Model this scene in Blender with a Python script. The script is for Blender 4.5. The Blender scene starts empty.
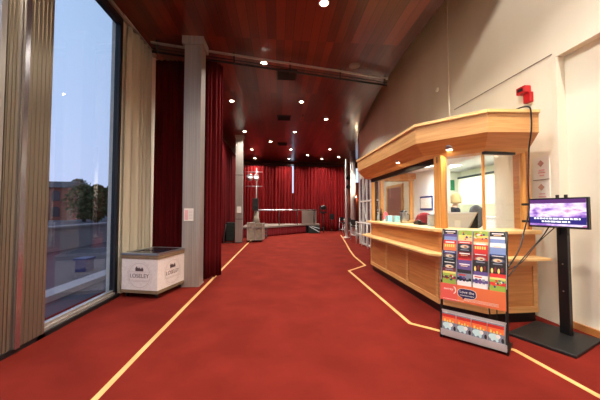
import bpy, bmesh, math, random
from mathutils import Vector, Matrix
random.seed(7)
S = bpy.context.scene
COL = S.collection
PI = math.pi
R = math.radians

# ------------------------------------------------------------------ colour / materials
def lin(c):
    return tuple(((v/255)/12.92 if v/255 <= .04045 else ((v/255+.055)/1.055)**2.4) for v in c) + (1,)

MATS = {}
def mat(name, rgb, rough=.6, metal=0, spec=.5, var=None, scale=(8, 8, 8), detail=4, bump=0, bscale=None, emit=0, coat=0):
    """principled material; var = second colour mixed in by stretched noise in object space"""
    m = bpy.data.materials.new(name); m.use_nodes = True
    n = m.node_tree.nodes; l = m.node_tree.links; b = n['Principled BSDF']
    b.inputs['Base Color'].default_value = lin(rgb)
    b.inputs['Roughness'].default_value = rough
    b.inputs['Metallic'].default_value = metal
    b.inputs['Specular IOR Level'].default_value = spec
    if coat: b.inputs['Coat Weight'].default_value = coat; b.inputs['Coat Roughness'].default_value = .12
    if emit:
        b.inputs['Emission Color'].default_value = lin(rgb); b.inputs['Emission Strength'].default_value = emit
    if var or bump:
        tc = n.new('ShaderNodeTexCoord'); mp = n.new('ShaderNodeMapping'); mp.inputs['Scale'].default_value = scale
        l.new(tc.outputs['Object'], mp.inputs['Vector'])
        nz = n.new('ShaderNodeTexNoise'); nz.inputs['Scale'].default_value = 1; nz.inputs['Detail'].default_value = detail
        l.new(mp.outputs['Vector'], nz.inputs['Vector'])
        if var:
            rp = n.new('ShaderNodeValToRGB'); rp.color_ramp.elements[0].position = .34; rp.color_ramp.elements[1].position = .66
            rp.color_ramp.elements[0].color = lin(rgb); rp.color_ramp.elements[1].color = lin(var)
            l.new(nz.outputs['Fac'], rp.inputs['Fac']); l.new(rp.outputs['Color'], b.inputs['Base Color'])
        if bump:
            src = nz
            if bscale:
                src = n.new('ShaderNodeTexNoise'); src.inputs['Scale'].default_value = bscale
                l.new(tc.outputs['Object'], src.inputs['Vector'])
            bp = n.new('ShaderNodeBump'); bp.inputs['Strength'].default_value = bump; bp.inputs['Distance'].default_value = .01
            l.new(src.outputs['Fac'], bp.inputs['Height']); l.new(bp.outputs['Normal'], b.inputs['Normal'])
    MATS[name] = m
    return m

def emission(name, rgb, strength):
    m = bpy.data.materials.new(name); m.use_nodes = True
    n = m.node_tree.nodes; n.clear(); o = n.new('ShaderNodeOutputMaterial'); e = n.new('ShaderNodeEmission')
    e.inputs['Color'].default_value = lin(rgb); e.inputs['Strength'].default_value = strength
    m.node_tree.links.new(e.outputs[0], o.inputs[0]); MATS[name] = m
    return m

def glass(name, tint=(255, 255, 255), refl=1.0):
    m = bpy.data.materials.new(name); m.use_nodes = True
    n = m.node_tree.nodes; l = m.node_tree.links; n.clear()
    o = n.new('ShaderNodeOutputMaterial'); mx = n.new('ShaderNodeMixShader')
    t = n.new('ShaderNodeBsdfTransparent'); t.inputs['Color'].default_value = lin(tint)
    g = n.new('ShaderNodeBsdfGlossy'); g.inputs['Roughness'].default_value = .0
    f = n.new('ShaderNodeFresnel'); ge = n.new('ShaderNodeNewGeometry'); iq = n.new('ShaderNodeMath'); iq.operation = 'MULTIPLY_ADD'
    l.new(ge.outputs['Backfacing'], iq.inputs[0]); iq.inputs[1].default_value = 1/1.45-1.45; iq.inputs[2].default_value = 1.45; l.new(iq.outputs[0], f.inputs['IOR'])
    mu = n.new('ShaderNodeMath'); mu.operation = 'MULTIPLY'; mu.inputs[1].default_value = refl
    l.new(f.outputs[0], mu.inputs[0]); l.new(mu.outputs[0], mx.inputs['Fac'])
    l.new(t.outputs[0], mx.inputs[1]); l.new(g.outputs[0], mx.inputs[2]); l.new(mx.outputs[0], o.inputs[0])
    MATS[name] = m
    return m

def plank_mat(name, dark, light, width, rough, coat=0):
    """boards running along y: one tone per board plus long grain"""
    m = bpy.data.materials.new(name); m.use_nodes = True
    n = m.node_tree.nodes; l = m.node_tree.links; b = n['Principled BSDF']
    b.inputs['Roughness'].default_value = rough
    b.inputs['Coat Weight'].default_value = coat; b.inputs['Coat Roughness'].default_value = .1
    tc = n.new('ShaderNodeTexCoord'); sx = n.new('ShaderNodeSeparateXYZ'); l.new(tc.outputs['Object'], sx.inputs[0])
    def mth(op, a, v):
        q = n.new('ShaderNodeMath'); q.operation = op
        l.new(a, q.inputs[0]); q.inputs[1].default_value = v
        return q.outputs[0]
    fx = mth('FLOOR', mth('DIVIDE', sx.outputs[0], width), 0)
    fy = mth('FLOOR', mth('DIVIDE', sx.outputs[1], 2.4), 0)
    cb = n.new('ShaderNodeCombineXYZ'); l.new(fx, cb.inputs[0]); l.new(fy, cb.inputs[1])
    wn = n.new('ShaderNodeTexWhiteNoise'); wn.noise_dimensions = '3D'; l.new(cb.outputs[0], wn.inputs['Vector'])
    mp = n.new('ShaderNodeMapping'); mp.inputs['Scale'].default_value = (30, 1.2, 5); l.new(tc.outputs['Object'], mp.inputs['Vector'])
    nz = n.new('ShaderNodeTexNoise'); nz.inputs['Scale'].default_value = 1; nz.inputs['Detail'].default_value = 5
    l.new(mp.outputs[0], nz.inputs['Vector'])
    ad = n.new('ShaderNodeMath'); ad.operation = 'MULTIPLY_ADD'; l.new(wn.outputs['Value'], ad.inputs[0]); ad.inputs[1].default_value = .55
    l.new(mth('MULTIPLY', nz.outputs['Fac'], .5), ad.inputs[2])
    rp = n.new('ShaderNodeValToRGB'); rp.color_ramp.elements[0].position = .15; rp.color_ramp.elements[1].position = .85
    rp.color_ramp.elements[0].color = lin(dark); rp.color_ramp.elements[1].color = lin(light)
    l.new(ad.outputs[0], rp.inputs['Fac'])
    # groove between boards
    fr = mth('FRACT', mth('DIVIDE', sx.outputs[0], width), 0)
    gv = mth('LESS_THAN', fr, .04)
    mx = n.new('ShaderNodeMixRGB'); mx.inputs[2].default_value = lin(tuple(int(v*.45) for v in dark))
    l.new(gv, mx.inputs[0]); l.new(rp.outputs[0], mx.inputs[1]); l.new(mx.outputs[0], b.inputs['Base Color'])
    MATS[name] = m
    return m

mat('carpet', (98, 28, 21), .95, spec=.05, var=(112, 34, 26), scale=(2.2, 2.2, 2.2), detail=8, bump=.35, bscale=160)
mat('tape', (218, 170, 108), .7, var=(205, 150, 90), scale=(3, 3, 3))
plank_mat('mahogany', (54, 15, 7), (114, 42, 20), .16, .3, .25)
mat('oak', (194, 140, 84), .42, var=(214, 164, 106), scale=(2.5, 2.5, 42), detail=6)
mat('oak_panel', (182, 116, 62), .4, var=(202, 138, 80), scale=(2.2, 2.2, 36), detail=6)
mat('door_wood', (150, 92, 78), .4, var=(134, 78, 66), scale=(10, 10, 1))
mat('pale_pink', (228, 172, 174), .7)
mat('terracotta', (192, 142, 124), .7)
mat('oak_edge', (228, 184, 120), .4, var=(238, 200, 140), scale=(3, 3, 20))
mat('oak_post', (200, 132, 60), .4, var=(226, 166, 92), scale=(40, 40, 2), detail=6)
mat('cream', (232, 225, 206), .8, var=(238, 232, 216), scale=(1.5, 1.5, .5), bump=.08, bscale=60)
mat('office_white', (236, 238, 240), .8)
mat('office_cream', (230, 230, 208), .8)
mat('skirting_oak', (176, 118, 62), .5)
mat('aluminium', (184, 178, 172), .38, .6, var=(170, 163, 156), scale=(25, 25, .6))
mat('bronze', (156, 144, 130), .4, .8, var=(146, 134, 118), scale=(30, 30, .7))
mat('bright_aluminium', (205, 205, 210), .22, .95)
mat('steel', (178, 178, 182), .3, .95)
mat('tray_steel', (190, 184, 184), .5, .3)
mat('chrome', (215, 215, 218), .4, .6)
mat('black', (16, 16, 17), .5)
mat('black_satin', (14, 14, 15), .35)
mat('black_matt', (20, 20, 22), .8)
mat('dark_frame', (20, 22, 30), .5)
mat('white', (235, 232, 226), .6)
mat('white_paint', (214, 208, 204), .6)
mat('paper', (232, 226, 218), .8)
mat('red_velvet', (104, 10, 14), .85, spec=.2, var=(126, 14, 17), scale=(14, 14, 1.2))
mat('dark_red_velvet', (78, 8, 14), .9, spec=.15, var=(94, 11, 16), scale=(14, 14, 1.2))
mat('cream_drape', (178, 168, 148), .9, spec=.1, var=(190, 180, 160), scale=(20, 20, 1))
mat('stage_skirt', (120, 12, 24), .9)
mat('red_plastic', (176, 14, 24), .4)
mat('grey_case', (150, 140, 124), .55, var=(134, 122, 108), scale=(9, 9, 9))
mat('grey_board', (122, 106, 98), .7)
mat('dark_green', (22, 34, 30), .6)
mat('chest_white', (226, 214, 208), .55, var=(216, 202, 198), scale=(30, 30, 30))
mat('chest_wood', (128, 104, 78), .6, var=(112, 88, 64), scale=(4, 4, 40))
mat('logo_ink', (84, 62, 64), .7)
mat('logo_line', (190, 172, 170), .7)
mat('red_fabric', (124, 22, 30), .85)
mat('grey_fabric', (86, 84, 86), .9)
mat('blue_frame', (52, 62, 122), .6)
mat('blue_plastic', (46, 58, 112), .5)
mat('green_sign', (26, 130, 72), .5)
mat('silver_plastic', (214, 212, 208), .4)
mat('brick', (140, 78, 62), .9, var=(116, 62, 52), scale=(6, 6, 18))
mat('dark_brick', (96, 44, 40), .9)
mat('roof_slate', (66, 60, 62), .9)
mat('stone', (138, 126, 130), .9)
mat('asphalt', (62, 56, 64), .85, var=(72, 64, 72), scale=(2, 2, 2))
mat('kerb', (170, 160, 160), .9)
mat('leaf', (52, 64, 34), .9, var=(86, 84, 40), scale=(3, 3, 3))
mat('leaf_autumn', (104, 78, 44), .9, var=(70, 74, 38), scale=(3, 3, 3))
mat('bark', (60, 46, 38), .9)
mat('window_dark', (34, 32, 40), .2)
mat('hair_blond', (206, 176, 122), .7, var=(184, 150, 98), scale=(60, 60, 8))
mat('skin', (222, 178, 152), .6)
mat('black_cloth', (24, 24, 28), .9)
mat('clear_plastic', (200, 214, 222), .15)
mat('pink', (224, 70, 84), .5)
mat('pale_blue', (140, 196, 214), .5)
mat('orange_banner', (232, 120, 72), .6)
mat('coral', (232, 96, 84), .6)
mat('navy', (34, 32, 86), .6)
glass('window_glass', (236, 236, 242), 1.5)
glass('kiosk_glass', (250, 252, 250), .8)
emission('lamp_glow', (255, 236, 205), 30)
emission('office_glow', (255, 252, 236), 5)
emission('warm_window', (255, 190, 110), .7)

# ------------------------------------------------------------------ mesh building
class MB:
    def __init__(s): s.v = []; s.f = []; s.mi = []; s.mats = []; s.cur = 0; s.sm = []
    def use(s, name):
        if name not in s.mats: s.mats.append(name)
        s.cur = s.mats.index(name); return s
    def face(s, idx, smooth=False): s.f.append(tuple(idx)); s.mi.append(s.cur); s.sm.append(smooth)
    def add(s, vs, fs, smooth=False):
        o = len(s.v); s.v += [tuple(p) for p in vs]
        for f in fs: s.face([o+i for i in f], smooth)
        return s
    def box(s, x0, x1, y0, y1, z0, z1):
        vs = [(x, y, z) for z in (z0, z1) for y in (y0, y1) for x in (x0, x1)]
        return s.add(vs, [(0, 2, 3, 1), (4, 5, 7, 6), (0, 1, 5, 4), (2, 6, 7, 3), (0, 4, 6, 2), (1, 3, 7, 5)])
    def bar(s, a, b, w, h=None):
        """rectangular bar from a to b"""
        h = h or w; a = Vector(a); b = Vector(b); d = (b-a).normalized()
        u = Vector((0, 0, 1)) if abs(d.z) < .95 else Vector((0, 1, 0))
        x = d.cross(u).normalized(); u = x.cross(d)
        vs = [p + x*sx*w/2 + u*sz*h/2 for p in (a, b) for sx, sz in ((-1, -1), (1, -1), (1, 1), (-1, 1))]
        return s.add(vs, [(3, 2, 1, 0), (4, 5, 6, 7), (0, 1, 5, 4), (1, 2, 6, 5), (2, 3, 7, 6), (3, 0, 4, 7)])
    def tube(s, pts, r, n=8, caps=True):
        pts = [Vector(p) for p in pts]; rings = []; o = len(s.v); px = None
        for i, p in enumerate(pts):
            d = (pts[min(i+1, len(pts)-1)] - pts[max(i-1, 0)]).normalized()
            if px is None:
                u = Vector((0, 0, 1)) if abs(d.z) < .9 else Vector((1, 0, 0))
                px = d.cross(u).normalized()
            else: px = (px - d*px.dot(d)).normalized()
            py = d.cross(px); rr = r[i] if isinstance(r, (list, tuple)) else r
            for k in range(n):
                a = 2*PI*k/n; s.v.append(tuple(p + px*math.cos(a)*rr + py*math.sin(a)*rr))
        for i in range(len(pts)-1):
            for k in range(n):
                s.face([o+i*n+k, o+i*n+(k+1) % n, o+(i+1)*n+(k+1) % n, o+(i+1)*n+k], True)
        if caps:
            s.face([o+k for k in range(n)][::-1]); s.face([o+(len(pts)-1)*n+k for k in range(n)])
        return s
    def lathe(s, c, prof, n=20, axis='z'):
        o = len(s.v); c = Vector(c)
        for r, h in prof:
            for k in range(n):
                a = 2*PI*k/n; p = (r*math.cos(a), r*math.sin(a), h)
                if axis == 'y': p = (p[0], -p[2], p[1])
                if axis == 'x': p = (p[2], p[0], p[1])
                s.v.append(tuple(c + Vector(p)))
        for i in range(len(prof)-1):
            for k in range(n):
                s.face([o+i*n+k, o+i*n+(k+1) % n, o+(i+1)*n+(k+1) % n, o+(i+1)*n+k], True)
        s.face([o+k for k in range(n)][::-1]); s.face([o+(len(prof)-1)*n+k for k in range(n)])
        return s
    def prism(s, poly, z0, z1):
        n = len(poly); vs = [(x, y, z0) for x, y in poly] + [(x, y, z1) for x, y in poly]
        return s.add(vs, [tuple(range(n))[::-1], tuple(range(n, 2*n))] + [(i, (i+1) % n, n+(i+1) % n, n+i) for i in range(n)])
    def xform(s, M, start=0):
        for i in range(start, len(s.v)): s.v[i] = tuple(M @ Vector(s.v[i]))
        return s
    def build(s, name, material=None, parent=None, frame=None, bevel=0, solid=0, subsurf=0, kind=None):
        if material: s.mats = [material] if not s.mats else s.mats
        me = bpy.data.meshes.new(name); o = bpy.data.objects.new(name, me); COL.objects.link(o)
        vs = [Vector(p) for p in s.v]
        if parent is not None:
            r = parent
            while r.parent: r = r.parent
            off = r.location.copy() if not r.get('_local') else Vector((0, 0, 0))
            vs = [p-off for p in vs]; o.parent = parent
        else:
            lo = [min(p[i] for p in vs) for i in range(3)]; hi = [max(p[i] for p in vs) for i in range(3)]
            c = Vector(((lo[0]+hi[0])/2, (lo[1]+hi[1])/2, lo[2])); vs = [p-c for p in vs]
            if frame:
                L, a = frame; o.location = Vector(L) + Matrix.Rotation(a, 3, 'Z') @ c; o.rotation_euler = (0, 0, a)
            else: o.location = c
        me.from_pydata(vs, [], s.f)
        for mname in s.mats: me.materials.append(MATS[mname])
        for i, p in enumerate(me.polygons): p.material_index = s.mi[i] if len(s.mats) > 1 else 0; p.use_smooth = s.sm[i]
        bm = bmesh.new(); bm.from_mesh(me); bmesh.ops.recalc_face_normals(bm, faces=bm.faces); bm.to_mesh(me); bm.free()
        if solid:
            q = o.modifiers.new('s', 'SOLIDIFY'); q.thickness = solid; q.offset = 0
        if bevel:
            q = o.modifiers.new('b', 'BEVEL'); q.width = bevel; q.segments = 2; q.limit_method = 'ANGLE'
        if subsurf:
            q = o.modifiers.new('u', 'SUBSURF'); q.levels = subsurf; q.render_levels = subsurf
        if kind: o['kind'] = kind
        return o

def tag(o, label, cat, group=None):
    o['label'] = label; o['category'] = cat
    if group: o['group'] = group
    return o
def thing(name, label, cat, loc=(0, 0, 0), rz=0, group=None, local=False):
    o = bpy.data.objects.new(name, None); COL.objects.link(o); o.empty_display_size = .1
    o.location = loc; o.rotation_euler = (0, 0, rz)
    if local: o['_local'] = 1
    return tag(o, label, cat, group)
def dup(root, loc, rz=None, label=None):
    r = root.copy(); COL.objects.link(r); r.location = loc
    if rz is not None: r.rotation_euler = (0, 0, rz)
    if label: r['label'] = label
    for ch in list(root.children):
        c = ch.copy(); COL.objects.link(c); c.parent = r
        for g in ch.children:
            d = g.copy(); COL.objects.link(d); d.parent = c
    return r
def struct(name, mb, m=None, **k): return mb.build(name, m, kind='structure', **k)
def bx(*a): return MB().box(*a)

def text_part(name, body, size, M, material, parent=None, depth=.001):
    """lettering as a mesh; M puts the xy-plane text in place (root-local space)"""
    cu = bpy.data.curves.new('t', 'FONT'); cu.body = body; cu.size = size; cu.align_x = 'CENTER'; cu.align_y = 'CENTER'; cu.extrude = depth
    tmp = bpy.data.objects.new('t', cu); COL.objects.link(tmp)
    dg = bpy.context.evaluated_depsgraph_get(); me = bpy.data.meshes.new_from_object(tmp.evaluated_get(dg))
    bpy.data.objects.remove(tmp); bpy.data.curves.remove(cu)
    me.transform(M); me.materials.clear(); me.materials.append(MATS[material])
    o = bpy.data.objects.new(name, me); COL.objects.link(o); o.parent = parent
    return o
def facing(c, nrm, up=(0, 0, 1)):
    """matrix taking xy to a vertical plane through c whose outward normal is nrm"""
    z = Vector(nrm).normalized(); x = Vector(up).cross(z).normalized(); y = z.cross(x)
    return Matrix(((x.x, y.x, z.x, c[0]), (x.y, y.y, z.y, c[1]), (x.z, y.z, z.z, c[2]), (0, 0, 0, 1)))

def drape(path, z0, z1, amp, lam, seed=0, top=.6, nz=10, open_bottom=1.0):
    """pleated cloth hanging along a plan path"""
    rnd = random.Random(seed); P = [Vector((x, y, 0)) for x, y in path]
    segs = [(P[i], P[i+1]) for i in range(len(P)-1)]; L = sum((b-a).length for a, b in segs)
    n = max(12, int(L/lam*9)); ph = [rnd.uniform(0, 6.28) for _ in range(4)]
    m = MB(); cols = []
    for i in range(n+1):
        t = L*i/n; acc = 0
        for a, b in segs:
            d = (b-a).length
            if t <= acc+d+1e-6 or (a, b) == segs[-1]: break
            acc += d
        u = (b-a).normalized(); p = a+u*(t-acc); nr = Vector((-u.y, u.x, 0))
        w = math.sin(2*PI*t/lam + .9*math.sin(2*PI*t/(lam*3.7)+ph[0])) + .35*math.sin(2*PI*t/(lam*2.3)+ph[1])
        cols.append((p, nr, w, t))
    for i, (p, nr, w, t) in enumerate(cols):
        for k in range(nz+1):
            h = k/nz; am = amp*(top + (1-top)*(1-h)) * (1+.12*math.sin(5*h+t*3+ph[2]))
            q = p + nr*w*am; m.v.append((q.x, q.y, z0+(z1-z0)*h))
    for i in range(n):
        for k in range(nz):
            a = i*(nz+1)+k; m.face((a, a+nz+1, a+nz+2, a+1), True)
    return m

# ------------------------------------------------------------------ setting
CEIL = 4.65; ROOF = 7.2; LW = -2.62; RW = 3.43; BACK = 18.6; FRONT = -3.5
struct('floor', bx(-3.0, 9, FRONT-.2, BACK+.3, -.1, 0), 'carpet')
def strip(path, w):
    m = MB(); P = [Vector((x, y, 0)) for x, y in path]
    L = []; Rr = []
    for i, p in enumerate(P):
        ns = []
        if i > 0: u = (p-P[i-1]).normalized(); ns.append(Vector((-u.y, u.x, 0)))
        if i < len(P)-1: u = (P[i+1]-p).normalized(); ns.append(Vector((-u.y, u.x, 0)))
        nn = sum(ns, Vector()).normalized(); k = w/2/max(.4, nn.dot(ns[0]))
        L.append(p+nn*k); Rr.append(p-nn*k)
    for i in range(len(P)-1):
        q = [L[i], Rr[i], Rr[i+1], L[i+1]]; o = len(m.v)
        m.v += [(p.x, p.y, .001) for p in q] + [(p.x, p.y, .004) for p in q]
        for f in ((0, 1, 2, 3), (4, 5, 6, 7), (0, 1, 5, 4), (1, 2, 6, 5), (2, 3, 7, 6), (3, 0, 4, 7)): m.face([o+j for j in f])
    return m
struct('trim_1', strip([(-1.345, -2.5), (-1.345, 3.08), (-1.27, 11.2), (-1.22, 13.4)], .05), 'tape')
struct('trim_2', strip([(3.5, 15.2), (3.2, 13.4), (2.85, 11.4), (2.5, 9.5), (2.3, 8.2), (2.2, 6.85), (1.63, 6.27), (1.63, 3.33), (2.36, 2.62), (2.41, 1.9), (2.45, -2.5)], .05), 'tape')

# ceiling: level board with a free curved right edge
edge = [(2.58, FRONT), (2.58, 4.0), (2.6, 5.2), (2.66, 6.3), (2.8, 7.6), (3.05, 9.2), (3.35, 10.9), (3.75, 12.7), (4.4, 14.3), (5.6, 15.6), (6.5, BACK)]
struct('ceiling', MB().prism([(-2.75, FRONT), *edge, (-2.75, BACK)], CEIL, CEIL+.16), 'mahogany')
struct('trim_3', strip([], .1) if 0 else bx(-2.64, -2.56, FRONT, 5.9, CEIL-.05, CEIL), 'aluminium')
struct('trim_4', bx(-3.0, 9.2, FRONT-.2, BACK+.3, ROOF, ROOF+.2), 'black_matt')      # unseen roof slab closing the void, black to soak up bounced light

# right wall: pieces round the opening behind the counter and the glazed partition
w = MB()
w.box(RW, RW+.16, FRONT, 3.13, 3.3, ROOF)        # above the recessed panel
w.box(RW+.1, RW+.16, FRONT, 3.13, 0, 3.3)        # recessed panel
w.box(RW, RW+.16, 3.13, 4.1, 0, ROOF)
w.box(RW, RW+.16, 4.1, 5.3, 2.62, ROOF)
w.box(RW, RW+.05, 5.3, 7.0, 0, 2.62)
w.box(RW, RW+.16, 5.3, 7.0, 2.62, ROOF)
w.box(RW, RW+.16, 7.0, 8.6, 0, ROOF)
w.box(RW, RW+.16, 8.6, 11.3, 2.75, ROOF)
w.box(RW, RW+.16, 11.3, 11.4, 0, ROOF)
struct('wall_right', w, 'cream')
struct('wall_kiosk', bx(RW-.02, RW-.001, 5.3, 6.7, 0, 2.3), 'office_white')
struct('trim_5', bx(RW-.012, RW, 5.2, 5.26, 2.62, ROOF), 'cream')            # cover strip on the upper wall
struct('trim_6', bx(RW-.006, RW, 3.13, 5.05, 3.352, 3.364), 'grey_board')       # seam line
struct('trim_7', bx(RW-.02, RW+.1, 3.07, 3.13, 0, 3.3), 'cream')           # recess jamb
struct('baseboard_right', bx(RW+.07, RW+.1, FRONT, 3.07, 0, .075), 'skirting_oak')
struct('trim_8', MB().prism([(3.2, 3.5), (RW, 3.5), (RW, 3.56), (3.2, 3.56)], 0, 2.3), 'cream')
struct('wall_back', MB().box(-2.9, .86, BACK, BACK+.15, 0, ROOF).box(1.06, 5.1, BACK, BACK+.15, 0, ROOF).box(5.1, 5.6, BACK, BACK+.15, 0, 3.3).box(5.1, 5.6, BACK, BACK+.15, 4.3, ROOF).box(5.6, 6.4, BACK, BACK+.15, 0, ROOF).box(.86, 1.06, BACK, BACK+.15, 0, 2.55).box(.86, 1.06, BACK, BACK+.15, 4.5, ROOF), 'dark_brick')
struct('wall_front', bx(-2.9, 3.6, FRONT-.15, FRONT, 0, ROOF), 'cream')
w = MB(); w.box(-2.78, LW, FRONT, -.2, 0, ROOF); w.box(-2.78, LW, -.2, 4.74, 4.6, ROOF); w.box(-2.78, LW, 4.74, BACK, 0, ROOF)
struct('wall_left', w, 'cream')
# far right alcove beyond the curved ceiling edge
struct('wall_alcove_right', bx(6.4, 6.55, 11.5, BACK, 0, ROOF), 'dark_brick')
struct('wall_alcove_front', bx(RW, 6.55, 11.4, 11.5, 0, ROOF), 'dark_brick')

# window wall on the left
win = bpy.data.objects.new('window_1', None); COL.objects.link(win); win['kind'] = 'structure'; win.location = (LW, 4.0, 0)
MB().box(LW-.06, LW+.02, 4.66, 4.74, 0, 4.62).box(LW-.06, LW+.02, 3.2, 4.7, 4.47, 4.62).build('window_frame', 'dark_frame', win)
MB().box(LW-.1, LW+.06, 3.2, 4.74, 0, .05).build('sill', 'black', win)
MB().box(LW-.06, LW+.03, 3.27, 4.66, .05, .085).box(LW-.06, LW+.0, 3.27, 4.66, .085, .12).build('bottom_rail', 'aluminium', win)
bx(LW-.025, LW-.015, 3.27, 4.66, .1, 4.5).build('pane', 'window_glass', win)
win2 = bpy.data.objects.new('window_2', None); COL.objects.link(win2); win2['kind'] = 'structure'; win2.location = (LW, 1.5, 0)
bx(LW-.025, LW-.015, -.2, 2.84, .1, 4.5).build('pane', 'window_glass', win2)
MB().box(LW-.06, LW+.02, -.2, 2.9, 4.47, 4.62).box(LW-.06, LW+.02, -.2, -.1, .0, 4.5).build('window_frame', 'dark_frame', win2)
MB().box(LW-.1, LW+.06, -.2, 3.3, 0, .05).build('sill', 'black', win2)
MB().box(LW-.06, LW+.03, -.1, 2.86, .05, .085).box(LW-.06, LW+.0, -.1, 2.86, .085, .12).build('bottom_rail', 'aluminium', win2)
mu = thing('window_mullion', 'tall ribbed aluminium and bronze mullion between the two big window panes', 'mullion', (LW, 3.12, 0))
m = MB().box(LW-.05, LW+.06, 2.97, 3.29, .05, 4.62)
for k in range(6): m.box(LW+.06, LW+.067, 2.985+k*.052, 3.012+k*.052, .05, 4.62)
m.build('ribbed_cover', 'bronze', mu)
bx(LW-.05, LW+.09, 2.915, 2.97, .05, 4.62).build('edge_strip', 'bright_aluminium', mu)
m = MB().box(LW-.05, LW+.04, 2.79, 2.915, .05, 4.62)
for k in range(3): m.box(LW+.04, LW+.05, 2.8+k*.038, 2.82+k*.038, .05, 4.62)
m.build('door_stile', 'bronze', mu)
bx(LW-.05, LW+.02, 2.765, 2.79, .05, 4.62).build('gasket', 'black', mu)
MB().box(LW-.05, LW+.05, 2.71, 2.765, .05, 4.62).build('stile', 'aluminium', mu)

struct('door_1', MB().box(RW-.03, RW-.001, 7.35, 8.3, .005, 2.05), 'door_wood')
struct('trim_11', MB().box(RW-.045, RW-.001, 7.27, 7.35, 0, 2.13).box(RW-.045, RW-.001, 8.3, 8.38, 0, 2.13).box(RW-.045, RW-.001, 7.35, 8.3, 2.05, 2.13), 'oak')
# glazed white partition on the right wall beyond the kiosk
wp = bpy.data.objects.new('window_3', None); COL.objects.link(wp); wp['kind'] = 'structure'; wp.location = (RW, 10.6, 0)
m = MB()
for k in range(7): y = 8.6+k*(2.7/6); m.box(RW-.03, RW+.05, y-.035, y+.035, 0, 2.75)
for z in (.05, .9, 1.75, 2.7): m.box(RW-.03, RW+.05, 8.6, 11.3, z-.03, z+.03)
m.build('window_frame', 'white_paint', wp)
m = MB()
for k in range(0, 6, 2): y = 8.6+k*.45; m.bar((RW-.02, y, .95), (RW-.02, y+.45, 1.72), .03); m.bar((RW-.02, y+.45, 1.8), (RW-.02, y, 2.65), .03)
m.build('diagonal_brace', 'white_paint', wp)
bx(RW+.0, RW+.012, 8.6, 11.3, 0, 2.72).build('pane', 'window_glass', wp)
struct('wall_passage', bx(5.8, 5.95, 8.6, 11.4, 0, 3), 'dark_brick')
struct('ceiling_passage', bx(RW+.16, 5.95, 8.5, 11.4, 2.9, 3), 'dark_brick')

# office behind the counter
struct('wall_office_right', bx(5.8, 5.9, 3.2, 8.4, 0, 2.75), 'office_cream')
struct('wall_office_back', bx(RW+.16, 5.9, 8.3, 8.5, 0, 2.75), 'office_cream')
struct('wall_office_front', bx(RW+.16, 5.9, 3.1, 3.2, 0, 2.75), 'office_cream')
struct('ceiling_office', bx(2.25, 5.9, 3.3, 8.4, 2.66, 2.75) if 0 else bx(RW+.16, 5.9, 3.2, 8.4, 2.62, 2.72), 'office_white')

# ------------------------------------------------------------------ outside
og = MB().box(-120, LW-.16, -30, 120, -.3, -.12); struct('ground_outside', og, 'asphalt')
struct('trim_9', bx(-4.1, -3.75, -5, 40, -.12, -.02), 'kerb')
tag(MB().box(-8.4, -8.15, 0, 34, -.12, .72).box(-8.5, -8.05, 0, 34, .72, .8).build('boundary_wall', 'stone'), 'low stone coped wall outside the big window', 'wall')
bd = thing('brick_building', 'red brick terrace with arched windows seen through the big window', 'building', (-40, 44, -.12))
Mb = Matrix.Translation((-42.2, 46, -.12)) @ Matrix.Rotation(R(8), 4, 'Z')
MB().box(-14, 10, -3, 3, 0, 4.9).xform(Mb).build('wall', 'brick', bd)
MB().add([(-14, -3.4, 4.9), (10, -3.4, 4.9), (10, 3.4, 4.9), (-14, 3.4, 4.9), (-14, 0, 6.1), (10, 0, 6.1)], [(0, 1, 5, 4), (3, 4, 5, 2), (0, 4, 3), (1, 2, 5), (0, 3, 2, 1)]).xform(Mb).build('roof', 'roof_slate', bd)
for i in range(8):
    for z in (.5, 2.9):
        x = -12.5+i*3; poly = [(x-.55, z), (x+.55, z)] + [(x+.55*math.cos(a), z+1.1+.45*math.sin(a)) for a in [PI*k/6 for k in range(7)]]
        m = MB(); n = len(poly)
        m.add([(px, -3.06, pz) for px, pz in poly]+[(px, -2.9, pz) for px, pz in poly], [tuple(range(n)), tuple(range(n, 2*n))]+[(k, (k+1) % n, n+(k+1) % n, n+k) for k in range(n)])
        m.xform(Mb).build('window', 'warm_window' if (i*2+int(z)) % 7 == 3 else 'window_dark', bd)
def tree(x, y, h, r, matname, label, seed):
    t = thing('tree', label, 'tree', (x, y, -.12), group='trees outside the window'); rnd = random.Random(seed)
    MB().tube([(x, y, -.12), (x+.1, y, h*.4), (x, y+.1, h*.75)], [.22, .16, .06], 8).build('trunk', 'bark', t)
    m = MB()
    for k in range(1500):
        a = rnd.uniform(0, 6.28); u = rnd.random()**.5; zz = rnd.uniform(-1, 1); rr = r*math.sqrt(max(0, 1-zz*zz))*u
        rr *= 1+.25*math.sin(3*a+seed)
        c = Vector((x+rr*math.cos(a), y+rr*math.sin(a), h*.52+zz*h*.48)); s_ = rnd.uniform(.14, .3)
        d1 = Vector((rnd.gauss(0, 1), rnd.gauss(0, 1), rnd.gauss(0, 1))).normalized(); d2 = d1.cross(Vector((rnd.gauss(0, 1), rnd.gauss(0, 1), 1))).normalized()
        m.add([c-d1*s_, c+d2*s_*.6, c+d1*s_, c-d2*s_*.6], [(0, 1, 2, 3)])
    m.build('foliage', matname, t)
for i, (x, y, h, r, mt, lb) in enumerate([
        (-25.5, 38.5, 4.7, 1.75, 'leaf', 'dark green tree right of the brick building outside the window'),
        (-21.8, 35, 4.4, 1.6, 'leaf', 'green tree in the middle of the row outside the window'),
        (-24.2, 42.6, 5.0, 1.9, 'leaf_autumn', 'browning tree nearest the cream curtain outside the window'),
        (-41, 60, 7.8, 2.6, 'leaf', 'dark tree overlapping the roof of the brick building')]):
    tree(x, y, h, r, mt, lb, i+3)
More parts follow.
